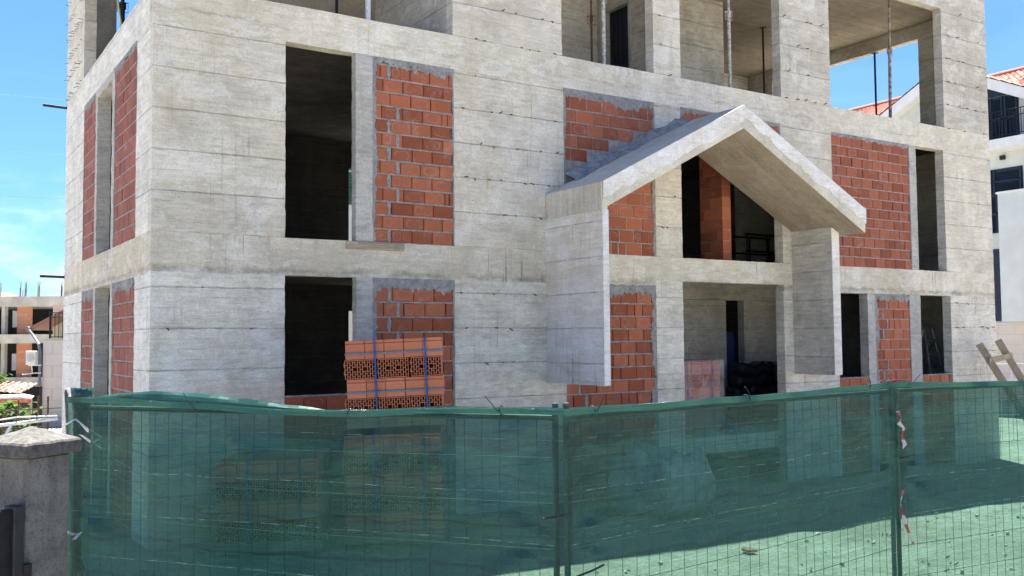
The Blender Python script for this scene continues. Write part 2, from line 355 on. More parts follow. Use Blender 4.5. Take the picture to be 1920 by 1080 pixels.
# partitions and inner columns
for a in ((1.3,4.36,2.8,3.0,ZC,9.48),(9.5,9.7,1.5,3.0,ZC,ZC+.0)): pass
bx('partition_wall','soffit',1.25,4.36,2.8,3.0,ZC,9.48); bx('partition_wall','f2r',4.36,4.56,T,2.82,ZC,9.48)
m=MB(); m.box(9.5,9.7,1.5,1.98,ZC,9.48); m.box(9.5,9.7,2.70,3.0,ZC,9.48); m.box(9.5,9.7,1.98,2.70,8.5,9.48); pw=m.build('partition_wall',M['inner'],B)
m=MB(); m.box(9.47,9.5,1.93,1.99,ZC,8.55); m.box(9.47,9.5,2.69,2.75,ZC,8.55); m.box(9.47,9.5,1.99,2.69,8.49,8.55); m.build('door_frame',M['post'],pw)
m=MB(); m.box(9.58,9.62,1.99,2.69,ZC,8.49)
for k in range(5): m.box(9.565,9.58,2.0+.14*k,2.03+.14*k,ZC,8.49)
m.build('door_leaf',plain('dark_blue_door',(.012,.016,.028),.5),pw)
bx('partition_wall','inner',6.4,9.5,3.0,3.2,ZC,9.48); bx('partition_wall','inner',9.7,13.15,3.0,3.2,ZC,9.48)
bx('partition_wall','inner',4.56,4.7,2.82,yb,ZC,9.48)
bx('partition_wall','inner',13.6,16.2,3.0,3.2,ZA,6.22); bx('partition_wall','inner',10.6,12.4,3.8,4.0,ZA,6.22)
bx('partition_wall','inner',8.2,13.05,3.0,3.2,0,3.0); bx('partition_wall','inner',13.62,15.6,3.0,3.2,0,3.0); bx('inner_beam','inner',8.2,15.6,2.8,3.0,2.62,3.0)
bx('inner_column','inner',9.0,9.28,2.2,2.5,ZA,6.22)
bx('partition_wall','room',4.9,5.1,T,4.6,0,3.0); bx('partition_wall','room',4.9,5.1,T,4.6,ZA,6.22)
bx('inner_column','ceil',T,.53,5.46,5.85,ZC,9.48);  # wears the darkened ceiling colour, painting in the shade under the roof

# block infill panels ----------------------------------------------------------
CH,BL=.207,.335
def infill(mat,x0,x1,z0,z1,side='front',seed=0,keep=None,top=.06,sides=(.05,.05),bl=BL,mort=True,ywall=.012,rag=1.0):
    """coursed hollow blocks in a mortar bed: one mesh; ragged mortar round the rim is its child"""
    rnd=random.Random(seed)
    def P(u,z,o):   # o is the distance out of the wall
        return (u,ywall-o,z) if side=='front' else ((ywall-o,u,z))
    m=MB(); rows=int(round((z1-top-z0)/CH)); ch=(z1-top-z0)/max(rows,1)
    def block(a,b,c,d,o,col):
        q=[(a,c),(b,c),(b,d),(a,d)]; ch_=.006
        ins=[(a+ch_,c+ch_),(b-ch_,c+ch_),(b-ch_,d-ch_),(a+ch_,d-ch_)]
        m.quad([P(*k,o) for k in ins],[(0,0),(1,0),(1,1),(0,1)],col)
        for i in range(4):
            j=(i+1)%4
            m.quad([P(*q[i],o-.006),P(*q[j],o-.006),P(*ins[j],o),P(*ins[i],o)],None,col)
            m.quad([P(*q[i],-.03),P(*q[j],-.03),P(*q[j],o-.006),P(*q[i],o-.006)],None,col)
    for r in range(rows):
        za=z0+r*ch; u=x0-(.5*bl if r%2 else .02)-rnd.uniform(0,.05)
        while u<x1-.02:
            w=bl*rnd.choice((1,1,1,1,.97,1.02))
            a,b=max(u,x0),min(u+w,x1); 
            gap=rnd.uniform(.007,.012) if rnd.random()<.8 else rnd.choice((.02,.035,.014))
            if b-a>.05:
                c=za+rnd.uniform(.006,.013); d=za+ch-rnd.uniform(.007,.016)
                ok=True
                if keep: ok=keep(a,b,za,za+ch)
                if ok:
                    col=(rnd.random(),rnd.random(),rnd.random(),1)
                    if rnd.random()<.06: block(a+gap/2,a+(b-a)*.45,c,d,rnd.uniform(-.002,.008),col); a=a+(b-a)*.47; col=(rnd.random(),0,rnd.random(),1)
                    block(a+gap/2,b-gap/2,c,d,rnd.uniform(.001,.008),col)
            u+=w
    o=m.build('brick_infill',M[mat],B)
    # bed of mortar behind and between the blocks
    m=MB()
    if side=='front': m.box(x0,x1,ywall+.028,ywall+.17,z0,z1)
    else: m.box(ywall+.028,ywall+.17,x0,x1,z0,z1)
    for r in range(rows+1):
        z=z0+r*ch; n=max(2,int((x1-x0)/.08)); pr=[]
        for i in range(n+1):
            u=x0+(x1-x0)*i/n; pr.append((u,z+.012+.006*mn.noise(Vector((u*9,z*5,seed))),z-.013+.007*mn.noise(Vector((u*9,z*5,seed+4))),.001+.004*mn.noise(Vector((u*11,z*7,seed+8)))))
        for i in range(n):
            a_,b_=pr[i],pr[i+1]; m.quad([P(a_[0],a_[1],a_[3]),P(b_[0],b_[1],b_[3]),P(b_[0],b_[2],b_[3]),P(a_[0],a_[2],a_[3])])
    if seed in (1,7,3,6):       # smeared mortar on the perpends near one edge
        for r in range(rows):
            if rnd.random()<.35: continue
            uu=x0+(.40 if r%2 else .26); za=z0+r*ch; nn=5
            for i in range(nn):
                w0=.018+.018*rnd.random(); zz=za+ch*i/nn
                m.quad([P(uu-w0,zz,.012),P(uu+w0*.9,zz,.012),P(uu+w0,zz+ch/nn,.012),P(uu-w0*.8,zz+ch/nn,.012)])
    if keep is None: m.build('mortar_bed',M['mortar'],o)
    # ragged rim
    if mort:
        m=MB()
        def strip(p0,p1,wid,nrm):
            n=max(6,int((Vector(p1)-Vector(p0)).length/.03)); pr=[]
            for i in range(n+1):
                t=i/n; u=p0[0]+(p1[0]-p0[0])*t; z=p0[1]+(p1[1]-p0[1])*t
                w=wid*(.55+.6*mn.noise(Vector((u*2.3+seed,z*2.3,seed*2.1)))*rag+(.5 if nrm[1] else .22)*mn.noise(Vector((u*13+seed,z*13,seed)))+.35*rnd.random()); w=max(w,.006)
                pr.append(((u,z),(u+nrm[0]*w,z+nrm[1]*w)))
            for i in range(n):
                a0,a1=pr[i]; b0,b1=pr[i+1]; oo=.013+.004*mn.noise(Vector((a0[0]*9,a0[1]*9,seed)))
                m.quad([P(*a0,oo),P(*b0,oo),P(*b1,oo-.002),P(*a1,oo-.002)])
                m.quad([P(*a1,oo-.002),P(*b1,oo-.002),P(*b1,-.004),P(*a1,-.004)])
        if top: strip((x0,z1),(x1,z1),top*1.7,(0,-1))
        if sides[0]: strip((x0,z0),(x0,z1-.02),sides[0]*.8,(1,0))
        if sides[1]: strip((x1,z0),(x1,z1-.02),sides[1]*.8,(-1,0))
        m.build('mortar_rim',M['mortar'],o)
    return o
infill('clay',3.03,4.37,.62,ZG,seed=1,top=.13,sides=(.13,.05))
bx('brick_base','mortar',3.03,4.37,.02,T,BASE,.62)
infill('clay',1.74,2.78,BASE+.29,1.05,seed=2,top=0,sides=(0,0),mort=False)
infill('clay',6.42,8.35,BASE+.29,2.70,seed=3,top=.11,sides=(.03,.17),rag=1.2)
infill('clay',13.12,14.04,BASE+.2,.96,seed=4,top=0,sides=(0,0),mort=False)
infill('clay',15.81,16.91,BASE+.2,.95,seed=5,top=0,sides=(.12,0),mort=False)
infill('clay',14.27,15.44,BASE+.29,2.665,seed=6,top=.10,sides=(.14,.02))
infill('clay',3.03,4.37,ZA,ZB,seed=7,top=.10,sides=(.10,.03))
infill('clayr',13.04,15.57,ZA,ZB,seed=8,top=.05,sides=(.02,.03))
XA,ZAP,SL=9.02,5.62,.505
def roof_top(x): return ZAP-SL*abs(x-XA)
o=infill('clay',6.42,8.37,ZA,ZB,seed=9,top=.12,sides=(.06,.10),rag=1.2,keep=lambda a,b,c,d: c>roof_top(max(a,min(b,XA)))+.03)
infill('clay',6.42,8.37,ZA,ZB,seed=9,top=.12,sides=(0,.10),mort=False,keep=lambda a,b,c,d: d<roof_top(a)-.40)
bx('mortar_bed','mortar',6.42,8.37,.0145,T,ZA,ZB,0,o)
o=infill('clay',8.98,11.56,5.25,ZB,seed=10,top=.06,sides=(.10,.10),keep=lambda a,b,c,d: c>min(roof_top(a),roof_top(b))-.2)
m=MB(); m.prism([(8.98,5.45),(XA,5.45),(10.0,5.1),(11.56,4.3),(11.56,ZB),(8.98,ZB)],'y',.016,T); m.build('mortar_bed',M['mortar'],o)
for z0,z1,sd,tp in ((BASE+.2,2.67,20,.12),(ZA,ZB,24,.08)):
    infill('clays',.956,2.53,z0,z1,'left',sd,top=tp,sides=(.02,.05)); infill('clays',4.15,5.32,z0,z1,'left',sd+1,top=tp,sides=(.03,.03))
# block partition inside the first floor, seen end-on through the porch opening
m=MB(); rnd=random.Random(5)
for r in range(13):
    z=ZA+r*CH; y=.40 if r%2 else .40
    while y<.98:
        w=.335 if y>.45 or r%2 else .168
        c=(rnd.random(),rnd.random(),rnd.random(),1); m.box(10.38,10.60,y+.004,min(y+w,1.0)-.004,z+.006,z+CH-.006,c=c); y+=w
pb=m.build('block_partition',M['clay'],B); m=MB(); m.box(10.39,10.59,.41,.99,ZA,ZA+13*CH); m.build('mortar_bed',M['mortar'],pb)

# gabled porch -------------------------------------------------------------
L=-1.47
por=MB(); por.prism([(6.03,4.11),(XA,ZAP),(12.09,4.09),(12.09,3.66),(XA+.01,5.24),(6.03,3.69)],'y',L,-.002)
porch=por.build('porch_roof',M['roofc'],B,bevel=.012)
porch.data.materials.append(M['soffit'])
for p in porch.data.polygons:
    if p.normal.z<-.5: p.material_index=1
# thick ragged skim coat on the front edge
def skim(xa,za,xb,zb,seed,h0,h1):
    m=MB(); n=70; rnd=random.Random(seed); top=[];bot=[];hh=0
    for i in range(n+1):
        t=i/n; x=xa+(xb-xa)*t; z=za+(zb-za)*t
        hh=.75*hh+.25*rnd.uniform(-1,1)
        h=h0+(h1-h0)*t+.09*hh+.03*mn.noise(Vector((x*6,seed,0)))
        top.append((x,z)); bot.append((x,z-h))
    for i in range(n):
        y=L-.018-.006*mn.noise(Vector((top[i][0]*5,seed,1))); y2=L-.018-.006*mn.noise(Vector((top[i+1][0]*5,seed,1)))
        m.quad([(top[i][0],y,top[i][1]),(top[i+1][0],y2,top[i+1][1]),(bot[i+1][0],y2+.004,bot[i+1][1]),(bot[i][0],y+.004,bot[i][1])])
        m.quad([(bot[i][0],y+.004,bot[i][1]),(bot[i+1][0],y2+.004,bot[i+1][1]),(bot[i+1][0],L+.01,bot[i+1][1]),(bot[i][0],L+.01,bot[i][1])])
        m.quad([(top[i][0],y,top[i][1]),(top[i+1][0],y2,top[i+1][1]),(top[i+1][0],L+.01,top[i+1][1]),(top[i][0],L+.01,top[i][1])])
    return m.build('skim_coat',M['fascia'],porch)
skim(6.05,4.115,XA,ZAP+.004,3,.27,.26); skim(XA,ZAP+.004,12.09,4.095,4,.22,.27)
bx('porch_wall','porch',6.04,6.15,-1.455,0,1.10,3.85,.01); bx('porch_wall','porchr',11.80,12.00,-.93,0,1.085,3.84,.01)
bx('porch_wall_edge','fascia',6.040,6.156,-1.472,-1.459,1.105,3.70,.004); bx('porch_wall_edge','fascia',11.795,12.005,-.949,-.936,1.09,3.80,.004)
bx('ledge','fascia',11.95,13.05,-.03,0,1.06,1.10)
# lumpy cement fillet where the porch roof meets the wall
m=MB(); n,k=60,9; g=[]
for i in range(n+1):
    t=i/n; x=6.45+(9.0-6.45)*t; row=[]
    hw=.10+.20*abs(mn.noise(Vector((x*2.1,3.3,0))))+.05*mn.noise(Vector((x*9,1,0)))
    out=.26+.25*mn.noise(Vector((x*1.3,8.1,0)))+.12*t
    for j in range(k+1):
        s=j/k; y=-.006-out*s; z=roof_top(x)-.012+hw*(1-s)**1.6+.03*mn.noise(Vector((x*7,s*5,2.2)))*(1-abs(2*s-1))
        row.append((x+.03*mn.noise(Vector((x*5,s*4,9))),y,z))
    g.append(row)
for i in range(n):
    for j in range(k): m.quad([g[i][j],g[i+1][j],g[i+1][j+1],g[i][j+1]])
m.build('mortar_fillet',M['mortar'],porch)
# formwork tie wires left sticking out at the lift joints
def ties(x0,x1,zs,seed,side='front',step=.24):
    rnd=random.Random(seed); m=MB()
    for z in zs:
        u=x0+rnd.uniform(.05,.2)
        while u<x1-.05:
            if rnd.random()<.62:
                l=rnd.uniform(.03,.08); dz=rnd.uniform(-.04,.015); du=rnd.uniform(-.02,.02); zz=z+rnd.uniform(-.008,.008)
                a=(u,.004,zz); b=(u+du,-l,zz+dz)
                if side!='front': a=(.004,u,zz); b=(-l*1.3,u+du,zz+dz)
                m.tube([a,b],.009 if side=='front' else .005,5)
            u+=step*rnd.uniform(.5,1.4)
    o=m.build('tie_wires',M['rust'],B); o['kind']='stuff'
f2=[ZC+.01+.53*k for k in range(0,6)]; f1=[ZA+.53*k for k in range(1,6)]; gz=[.38+.53*k for k in range(1,5)]
ties(4.4,6.4,f2,1); ties(8.4,9.0,f2,2); ties(11.65,13.05,f2,3); ties(16.95,18.6,f2,4); ties(4.4,6.4,f1,5); ties(.1,1.7,[2.5,1.97],6,step=.4)
ties(8.4,8.95,f1[:4],7); ties(4.4,6.4,gz[1:],8,step=.35); ties(5.5,7.4,[ZC+.37*k for k in range(0,9)],9,'left',.16); ties(16.95,18.6,gz[2:],11,step=.4)
# short drain pipes through the rear left corner
for z in (6.31,3.05):
    m=MB(); m.tube([(.05,7.40,z),(-.42,7.40,z+.01)],.028,8); m.build('drain_pipe',M['dsteel'],B)

# ------------------------------------------------------------------ shoring props
def prop(label,x,y,z0,z1,mat,r=.03,lean=(0,0),collar=None,plate=True):
    t=thing('shoring_prop',label,'shoring prop',(x,y,z0),'shoring props on the second floor')
    zc=collar if collar else z0+(z1-z0)*.45
    def at(z): f=(z-z0)/(z1-z0); return (x+lean[0]*f,y+lean[1]*f,z)
    m=MB(); m.tube([at(z0+.008),at(zc)],r,10); m.build('outer_tube',M[mat],t)
    m=MB(); m.tube([at(zc),at(z1-.008)],r*.78,10); m.build('inner_tube',M[mat],t)
    m=MB(); c=at(zc); m.tube([(c[0],c[1],zc-.07),(c[0],c[1],zc+.05)],r*1.5,10); m.tube([(c[0]-.10,c[1],zc+.02),(c[0]+.10,c[1],zc+.06)],.009,6)
    m.tube([(c[0]-.09,c[1],zc+.02),(c[0]-.09,c[1],zc-.12),(c[0]+.09,c[1],zc-.12),(c[0]+.09,c[1],zc+.03)],.007,5); m.build('collar',M[mat],t)
    if plate:
        a=at(z1); m=MB(); m.box(a[0]-.07,a[0]+.07,a[1]-.07,a[1]+.07,z1-.010,z1-.002); m.build('head_plate',M[mat],t)
    m=MB(); m.box(x-.07,x+.07,y-.07,y+.07,z0+.001,z0+.009); m.build('foot_plate',M[mat],t)
Z2=ZC-.002
prop('thin black prop on the open corner terrace, left of the white one',2.81,.8,Z2,9.48,'dsteel',.024)
prop('white painted prop on the open corner terrace',3.14,.4,Z2,9.48,'white',.04)
prop('slim grey prop near the back wall, left of the upper doorway',8.18,1.5,Z2,9.48,'rust',.022)
prop('cement splashed rusty prop just in front of the upper doorway',7.59,.4,Z2,9.48,'propw',.038)
prop('pale cement coated prop in the opening above the porch ridge',10.65,.4,Z2,9.48,'propw',.032,collar=8.0)
prop('black prop with head plate deep in the opening above the porch',15.31,3.78,Z2,9.48,'dsteel',.032,collar=7.25)
prop('black prop under the far side beam, seen against blue sky',18.52,2.93,Z2,9.12,'dsteel',.034,collar=7.45)
prop('leaning rusty prop in front of the red tiled gable roof',15.67,.5,Z2,9.48,'propr',.034,lean=(.02,-.05),collar=8.1)
prop('dark prop behind the left side opening with the yellow cable',.60,5.3,Z2,9.48,'dsteel',.04)
m=MB(); m.tube([(.30,4.6,9.4),(.33,4.6,8.4),(.38,4.6,7.7),(.50,4.6,6.9),(.56,4.6,6.45)],.016,6)
tag(m.build('hanging_cable',plain('yellow_cable',(.45,.40,.12),.6),org=(.56,4.6,6.45)),'yellow cable hanging inside the upper left side opening','cable')

# ------------------------------------------------------------------ block packs
def holed_block(w=.38,h=.236,d=.25,nc=12,nr=4):
    """end face of a perforated block: real cores sunk into the face (brick-bond pattern)"""
    m=MB(); web=.0075; cw=(w-web)/nc
    def face(a,b,c,e): m.quad([(a,0,c),(b,0,c),(b,0,e),(a,0,e)],None,(.5,.2,.5,1))
    for i in range(nc):
        xa=i*cw; rows=nr if i%2==0 else nr
        off=0 if i%2==0 else .5; rh=(h-web)/nr
        zs=[]
        z=-off*rh
        while z<h-web-1e-6:
            a,b=max(z,0)+web,min(z+rh,h-web)
            if b-a>.012: zs.append((a,b))
            z+=rh
        last=0; x0,x1=xa+web,xa+cw; ga,gb=h*.40,h*.62
        if i in (3,4,7,8):      # two wider grip cores half way up
            zs=[(a,min(b,ga-web)) for a,b in zs if a<ga-.02]+[(ga,gb)]+[(max(a,gb+web),b) for a,b in zs if b>gb+.02]
        if i in (4,8): m.quad([(xa,0,0),(x0,0,0),(x0,0,ga),(xa,0,ga)],None,(.5,.2,.5,1)); m.quad([(xa,0,gb),(x0,0,gb),(x0,0,h),(xa,0,h)],None,(.5,.2,.5,1)); m.quad([(xa,.10,ga),(x0,.10,ga),(x0,.10,gb),(xa,.10,gb)],None,(0,0,0,1))
        else: m.quad([(xa,0,0),(x0,0,0),(x0,0,h),(xa,0,h)],None,(.5,.2,.5,1))
        for a,b in zs:
            face(x0,x1,last,a); last=b
            dp=.10
            m.quad([(x0,dp,a),(x1,dp,a),(x1,dp,b),(x0,dp,b)],None,(0,0,0,1))
            for q in (((x0,a),(x1,a)),((x1,a),(x1,b)),((x1,b),(x0,b)),((x0,b),(x0,a))):
                m.quad([(q[0][0],0,q[0][1]),(q[1][0],0,q[1][1]),(q[1][0],dp,q[1][1]),(q[0][0],dp,q[0][1])],None,(.1,0,.2,1))
        face(x0,x1,last,h)
    m.quad([(w-web,0,0),(w,0,0),(w,0,h),(w-web,0,h)],None,(.5,.2,.5,1))
    for q in (((0,0),(w,0)),((w,0),(w,h)),((w,h),(0,h)),((0,h),(0,0))):
        m.quad([(q[0][0],0,q[0][1]),(q[1][0],0,q[1][1]),(q[1][0],d,q[1][1]),(q[0][0],d,q[0][1])],None,(.5,.3,.4,1))
    m.quad([(0,d,0),(0,d,h),(w,d,h),(w,d,0)],None,(.5,.3,.4,1))
    # tongue at one end
    for z in (.05,.15): m.box(-.012,-.001,.02,.2,z,z+.05,c=(.5,.2,.5,1))
    return m
def plain_block(w=.238,h=.236,d=.36,c=.5):
    m=MB(); r=random.Random(int(c*1000)); col=lambda: (c,r.random()*.5,r.random(),1)
    b=.004
    m.quad([(b,0,b),(w-b,0,b),(w-b,0,h*.80),(b,0,h*.80)],[(0,0),(1,0),(1,.8),(0,.8)],(c,.3,.3,1))
    m.quad([(b,.0,h*.88),(w-b,.0,h*.88),(w-b,.0,h-b),(b,.0,h-b)],[(0,.88),(1,.88),(1,1),(0,1)],(c,.3,.3,1))
    # grip groove
    m.quad([(b,0,h*.80),(w-b,0,h*.80),(w-b,.012,h*.83),(b,.012,h*.83)],None,(c*.5,.0,.3,1)); m.quad([(b,.012,h*.83),(w-b,.012,h*.83),(w-b,0,h*.88),(b,0,h*.88)],None,(c*.3,0,.3,1))
    P=[(b,0,b),(w-b,0,b),(w-b,0,h-b),(b,0,h-b)]; Q=[(0,.006,0),(w,.006,0),(w,.006,h),(0,.006,h)]; E=[(0,d,0),(w,d,0),(w,d,h),(0,d,h)]
    for i in range(4):
        j=(i+1)%4; m.quad([P[i],P[j],Q[j],Q[i]],None,(c,.2,.3,1)); m.quad([Q[i],Q[j],E[j],E[i]],[(0,0),(1,0),(1,1),(0,1)],(c,.2,.3,1))
    m.quad(E[::-1],None,(c,.2,.3,1)); return m
_pb=[plain_block(c=k) for k in (.35,.6,.9)]; _hb=holed_block()
_pm=[None]*3; _hm=None
def pack(label,x,y,z,rot,rows,tilt=0,first='p',group='packs of hollow clay blocks'):
    """strapped pack of blocks: rows alternate long blocks seen end-on and perforated faces"""
    global _hm
    t=thing('block_pack',label,'brick pack',(x,y,z),group); rnd=random.Random(int(x*97+z*31))
    t.rotation_euler=(0,tilt,rot)
    bo=MB()
    for k in range(3): bo.box(-.62,.62,.03+k*.50,.13+k*.50,-.135,-.035)
    for k in range(6): bo.box(-.62,-.62+1.24,.0+k*.235,.1+k*.235,-.03,-.008)
    o=bo.build('pallet',M['wood2'],None); o.parent=t; o.location=(0,0,0)
    def put(name,src,mi,loc,ry=0):
        o=bpy.data.objects.new(name,src); COL.objects.link(o); o.parent=t; o.location=loc; o.rotation_euler=(0,0,ry); return o
    for r in range(rows):
        zz=r*.242; solid=((rows-1-r)%2==0)
        if solid:
            for i in range(5):
                for d in range(3):
                    k=rnd.randrange(3)
                    if _pm[k] is None:
                        o=_pb[k].build('block',M['clayp'],None); _pm[k]=o.data; bpy.data.objects.remove(o)
                    put('block',_pm[k],0,(-.605+i*.243+rnd.uniform(-.004,.004),d*.385+rnd.uniform(0,.008),zz))
        else:
            for i in range(3):
                for d in range(4):
                    if _hm is None:
                        o=_hb.build('perforated_block',M['clayp'],None); me=o.data; _hm=me; bpy.data.objects.remove(o)
                        me.materials.append(M['hole'])
                        for p in me.polygons:
                            if abs(p.normal.y)>.5 and abs(p.center.y-.10)<.01: p.material_index=1
                    if d in (0,3): put('perforated_block',_hm,0,(-.625+i*.412+rnd.uniform(-.006,.006),(.0 if d==0 else 1.18)+rnd.uniform(-.012,.008),zz), 0 if d==0 else math.pi) if d==0 else None
        if not solid:
            fm=MB(); 
            for i in range(3): fm.box(-.60+i*.41,-.60+i*.41+.37,.27,1.12,zz,zz+.236,c=(.5,.3,.4,1))
            o=fm.build('block_row',M['clayp'],None); o.parent=t
    H=rows*.242
    for xx in (-.24,.39):
        s=MB(); s.box(xx-.012,xx+.012,-.022,-.018,-.02,H+.006); s.box(xx-.012,xx+.012,-.022,1.15,H+.003,H+.006); o=s.build('strap',M['strap'],None); o.parent=t
    for r in range(rows):
        if (rows-1-r)%2==0:
            s=MB(); zz=r*.242+.07; s.box(-.612,.612,-.0165,-.0135,zz-.011,zz+.011); s.box(-.616,-.613,-.0165,1.15,zz-.011,zz+.011); s.box(.613,.616,-.0165,1.15,zz-.011,zz+.011); o=s.build('strap',M['strapg'],None); o.parent=t
    return t
# stacked packs by the left opening
pack('orange block pack with blue straps on top of the stack, rising above the net',2.62,-1.62,.85,R(-29),4,R(-2.2))
pack('lower block pack under the blue strapped one, behind the green net',2.60,-1.60,-.58,R(-28),5,R(-1.2))
pack('single low block pack left of the stack, behind the green net',1.15,-1.15,-.60,R(-30),4,R(-1.5))
# pack in film standing inside the entrance
t=NT('dusty_film'); P=t.pos(); nz=t.noise(P,6,4,.6,1.0)
tr=t.n('ShaderNodeBsdfTransparent'); tr.inputs[0].default_value=(.95,.93,.93,1); pr=t.principled((.62,.52,.50),.35,0,t.bump(nz,.6,.03),.5)
mx=t.n('ShaderNodeMixShader'); t.L(t.ramp(nz,.3,.75,.10,.38),mx.inputs[0]); t.L(tr.outputs[0],mx.inputs[1]); t.L(pr.outputs[0],mx.inputs[2]); M['film']=t.done(mx.outputs[0])
fp=pack('film wrapped block pack standing just inside the entrance',9.85,.62,.14,R(0),5)
m=MB(); m.box(-.66,.66,-.05,1.24,-.03,1.235); o=m.build('wrapping_film',M['film'],None); o.parent=fp

# ------------------------------------------------------------------ loose site things
m=MB(); m.box(2.62,3.52,-.032,-.003,3.085,3.195); pk=m.build('timber_plank',M['wood'],org=(3.07,-.02,3.09),bevel=.004)
tag(pk,'timber plank nailed along the ledge under the tall left window opening','plank')
m=MB(); m.box(2.80,3.28,-.052,-.034,3.155,3.18,Matrix.Translation((3.04,0,3.17))@Matrix.Rotation(R(2.5),4,'Y')@Matrix.Translation((-3.04,0,-3.17)))
tag(m.build('timber_batten',M['wood2'],org=(3.04,-.04,3.16)),'short thin batten lying against the ledge plank','batten')
# timber ladder leaning at the right corner
def rail_between(m,a,b,w,h):
    a,b=Vector(a),Vector(b); d=(b-a); l=d.length; q=d.to_track_quat('X','Z').to_matrix().to_4x4()
    m.box(0,l,-w/2,w/2,-h/2,h/2,Matrix.Translation(a)@q)
lt=thing('timber_ladder','short rough timber ladder leaning at the right corner of the shell','ladder',(17.9,-1.2,-.95))
r1a,r1b=Vector((17.45,-.30,1.60)),Vector((18.10,-1.55,-1.0)); r2a,r2b=Vector((17.98,-.42,1.68)),Vector((18.62,-1.62,-1.0))
for a,b in ((r1a,r1b),(r2a,r2b)):
    m=MB(); rail_between(m,a,b,.09,.15); m.build('rail',M['woodw'],lt,bevel=.004)
for f in (.14,.36,.58,.80):
    a=r1a.lerp(r1b,f); b=r2a.lerp(r2b,f+.0); d=(b-a).normalized()*.07
    m=MB(); rail_between(m,a-d+Vector((-.01,-.05,.0)),b+d+Vector((-.01,-.05,.03)),.035,.12); m.build('rung',M['woodw'],lt)
# aluminium step ladder inside the right window
al=thing('step_ladder','pale step ladder standing inside the far right ground floor window','ladder',(17.4,.9,0))
for x0,x1,y0,y1 in ((17.12,17.32,.55,.95),(17.72,17.62,.55,.95),(17.12,17.32,1.4,.97),(17.72,17.62,1.4,.97)):
    m=MB(); m.tube([(x0,y0,.0),(x1,y1,1.95)],.018,6); m.build('rail',M['galv'],al)
for k in range(6):
    f=(k+.6)/6.5; y=.55+.4*f; xa=17.12+.2*f; xb=17.72-.1*f
    m=MB(); m.box(xa,xb,y-.04,y+.05,1.95*f-.02,1.95*f+.025); m.build('step',M['galv'],al)
# dark steel trestle on the first floor
tr=thing('steel_trestle','black steel trestle on the first floor behind the porch','trestle',(13.0,2.0,ZA))
m=MB()
for y in (1.8,2.3):
    m.tube([(12.45,y,3.98),(13.75,y,3.98)],.022,6); m.tube([(12.45,y,3.62),(13.75,y,3.62)],.02,6)
    for x in (12.5,13.1,13.7): m.tube([(x,y,ZA),(x,y,3.98)],.02,6)
m.build('frame',M['dsteel'],tr)
m=MB(); rail_between(m,(13.05,1.75,3.35),(13.65,1.75,3.92),.03,.16); m.build('brace',M['dsteel'],tr)
# blue sheet in the inner doorway
m=MB()
for i in range(8):
    xa,xb=13.08+i*.075,13.08+(i+1)*.075; ya,yb_=3.3+.03*math.sin(i*1.9),3.3+.03*math.sin((i+1)*1.9)
    m.quad([(xa,ya,0.01),(xb,yb_,0.01),(xb,yb_,1.9),(xa,ya,1.9)])
o=m.build('blue_sheet',plain('blue_tarp',(.012,.025,.11),.6),org=(13.35,3.3,0)); s=o.modifiers.new('s','SOLIDIFY'); s.thickness=.01
tag(o,'dark blue sheet hanging in the inner doorway behind the entrance','sheet')
# heap of sacks in the dark behind
m=MB(); rnd=random.Random(3)
for k in range(24):
    M4=Matrix.Translation((12.85+.36*(k%5)+.1*rnd.random(),2.35+.2*rnd.random(),.13+.24*(k//5)))@Matrix.Rotation(rnd.uniform(-.3,.3),4,'Y')
    m.box(-.25,.25,-.2,.2,-.12,.12,M4)
o=m.build('sack_heap',M['dsteel'],org=(13.6,2.4,.0),bevel=.06); tag(o,'dark heap of sacks in the gloom right of the blue sheet','sacks')
# bulk bag behind the net
def bulk_bag():
    bm=bmesh.new(); bmesh.ops.create_cube(bm,size=1); bmesh.ops.subdivide_edges(bm,edges=bm.edges,cuts=9,use_grid_fill=True)
    for v in bm.verts:
        p=v.co; n=mn.noise(Vector((p.x*3.1,p.y*3.1,p.z*4+5)))
        r=1+.16*math.cos(p.z*3.0)-.12*max(0,p.z)*(1+n)
        p.x*=1.15*r+.06*n; p.y*=.95*r+.05*n; p.z*=.80+.10*mn.noise(Vector((p.x*2.2,p.y*2,7)))
        if p.z>.35: p.z+=.26*mn.noise(Vector((p.x*3,p.y*3,0)))+.02
        p.x+=.09*mn.noise(Vector((p.x*3,p.z*4,p.y*4)))+.03*mn.noise(Vector((p.x*9,p.z*9,p.y*4))); p.y+=.03*mn.noise(Vector((p.z*11,p.x*9,p.y*4)))
    me=bpy.data.meshes.new('bulk_bag'); bm.to_mesh(me); bm.free()
    for p in me.polygons: p.use_smooth=True
    me.materials.append(plain('white_woven_sack',(.33,.345,.35),.6,0,.35,5)); o=bpy.data.objects.new('bulk_bag',me); COL.objects.link(o); return o
o=bulk_bag(); o.location=(7.25,-1.3,-.40); o.rotation_euler=(0,0,R(15)); tag(o,'white bulk sack slumped in front of the porch, behind the net','sack')
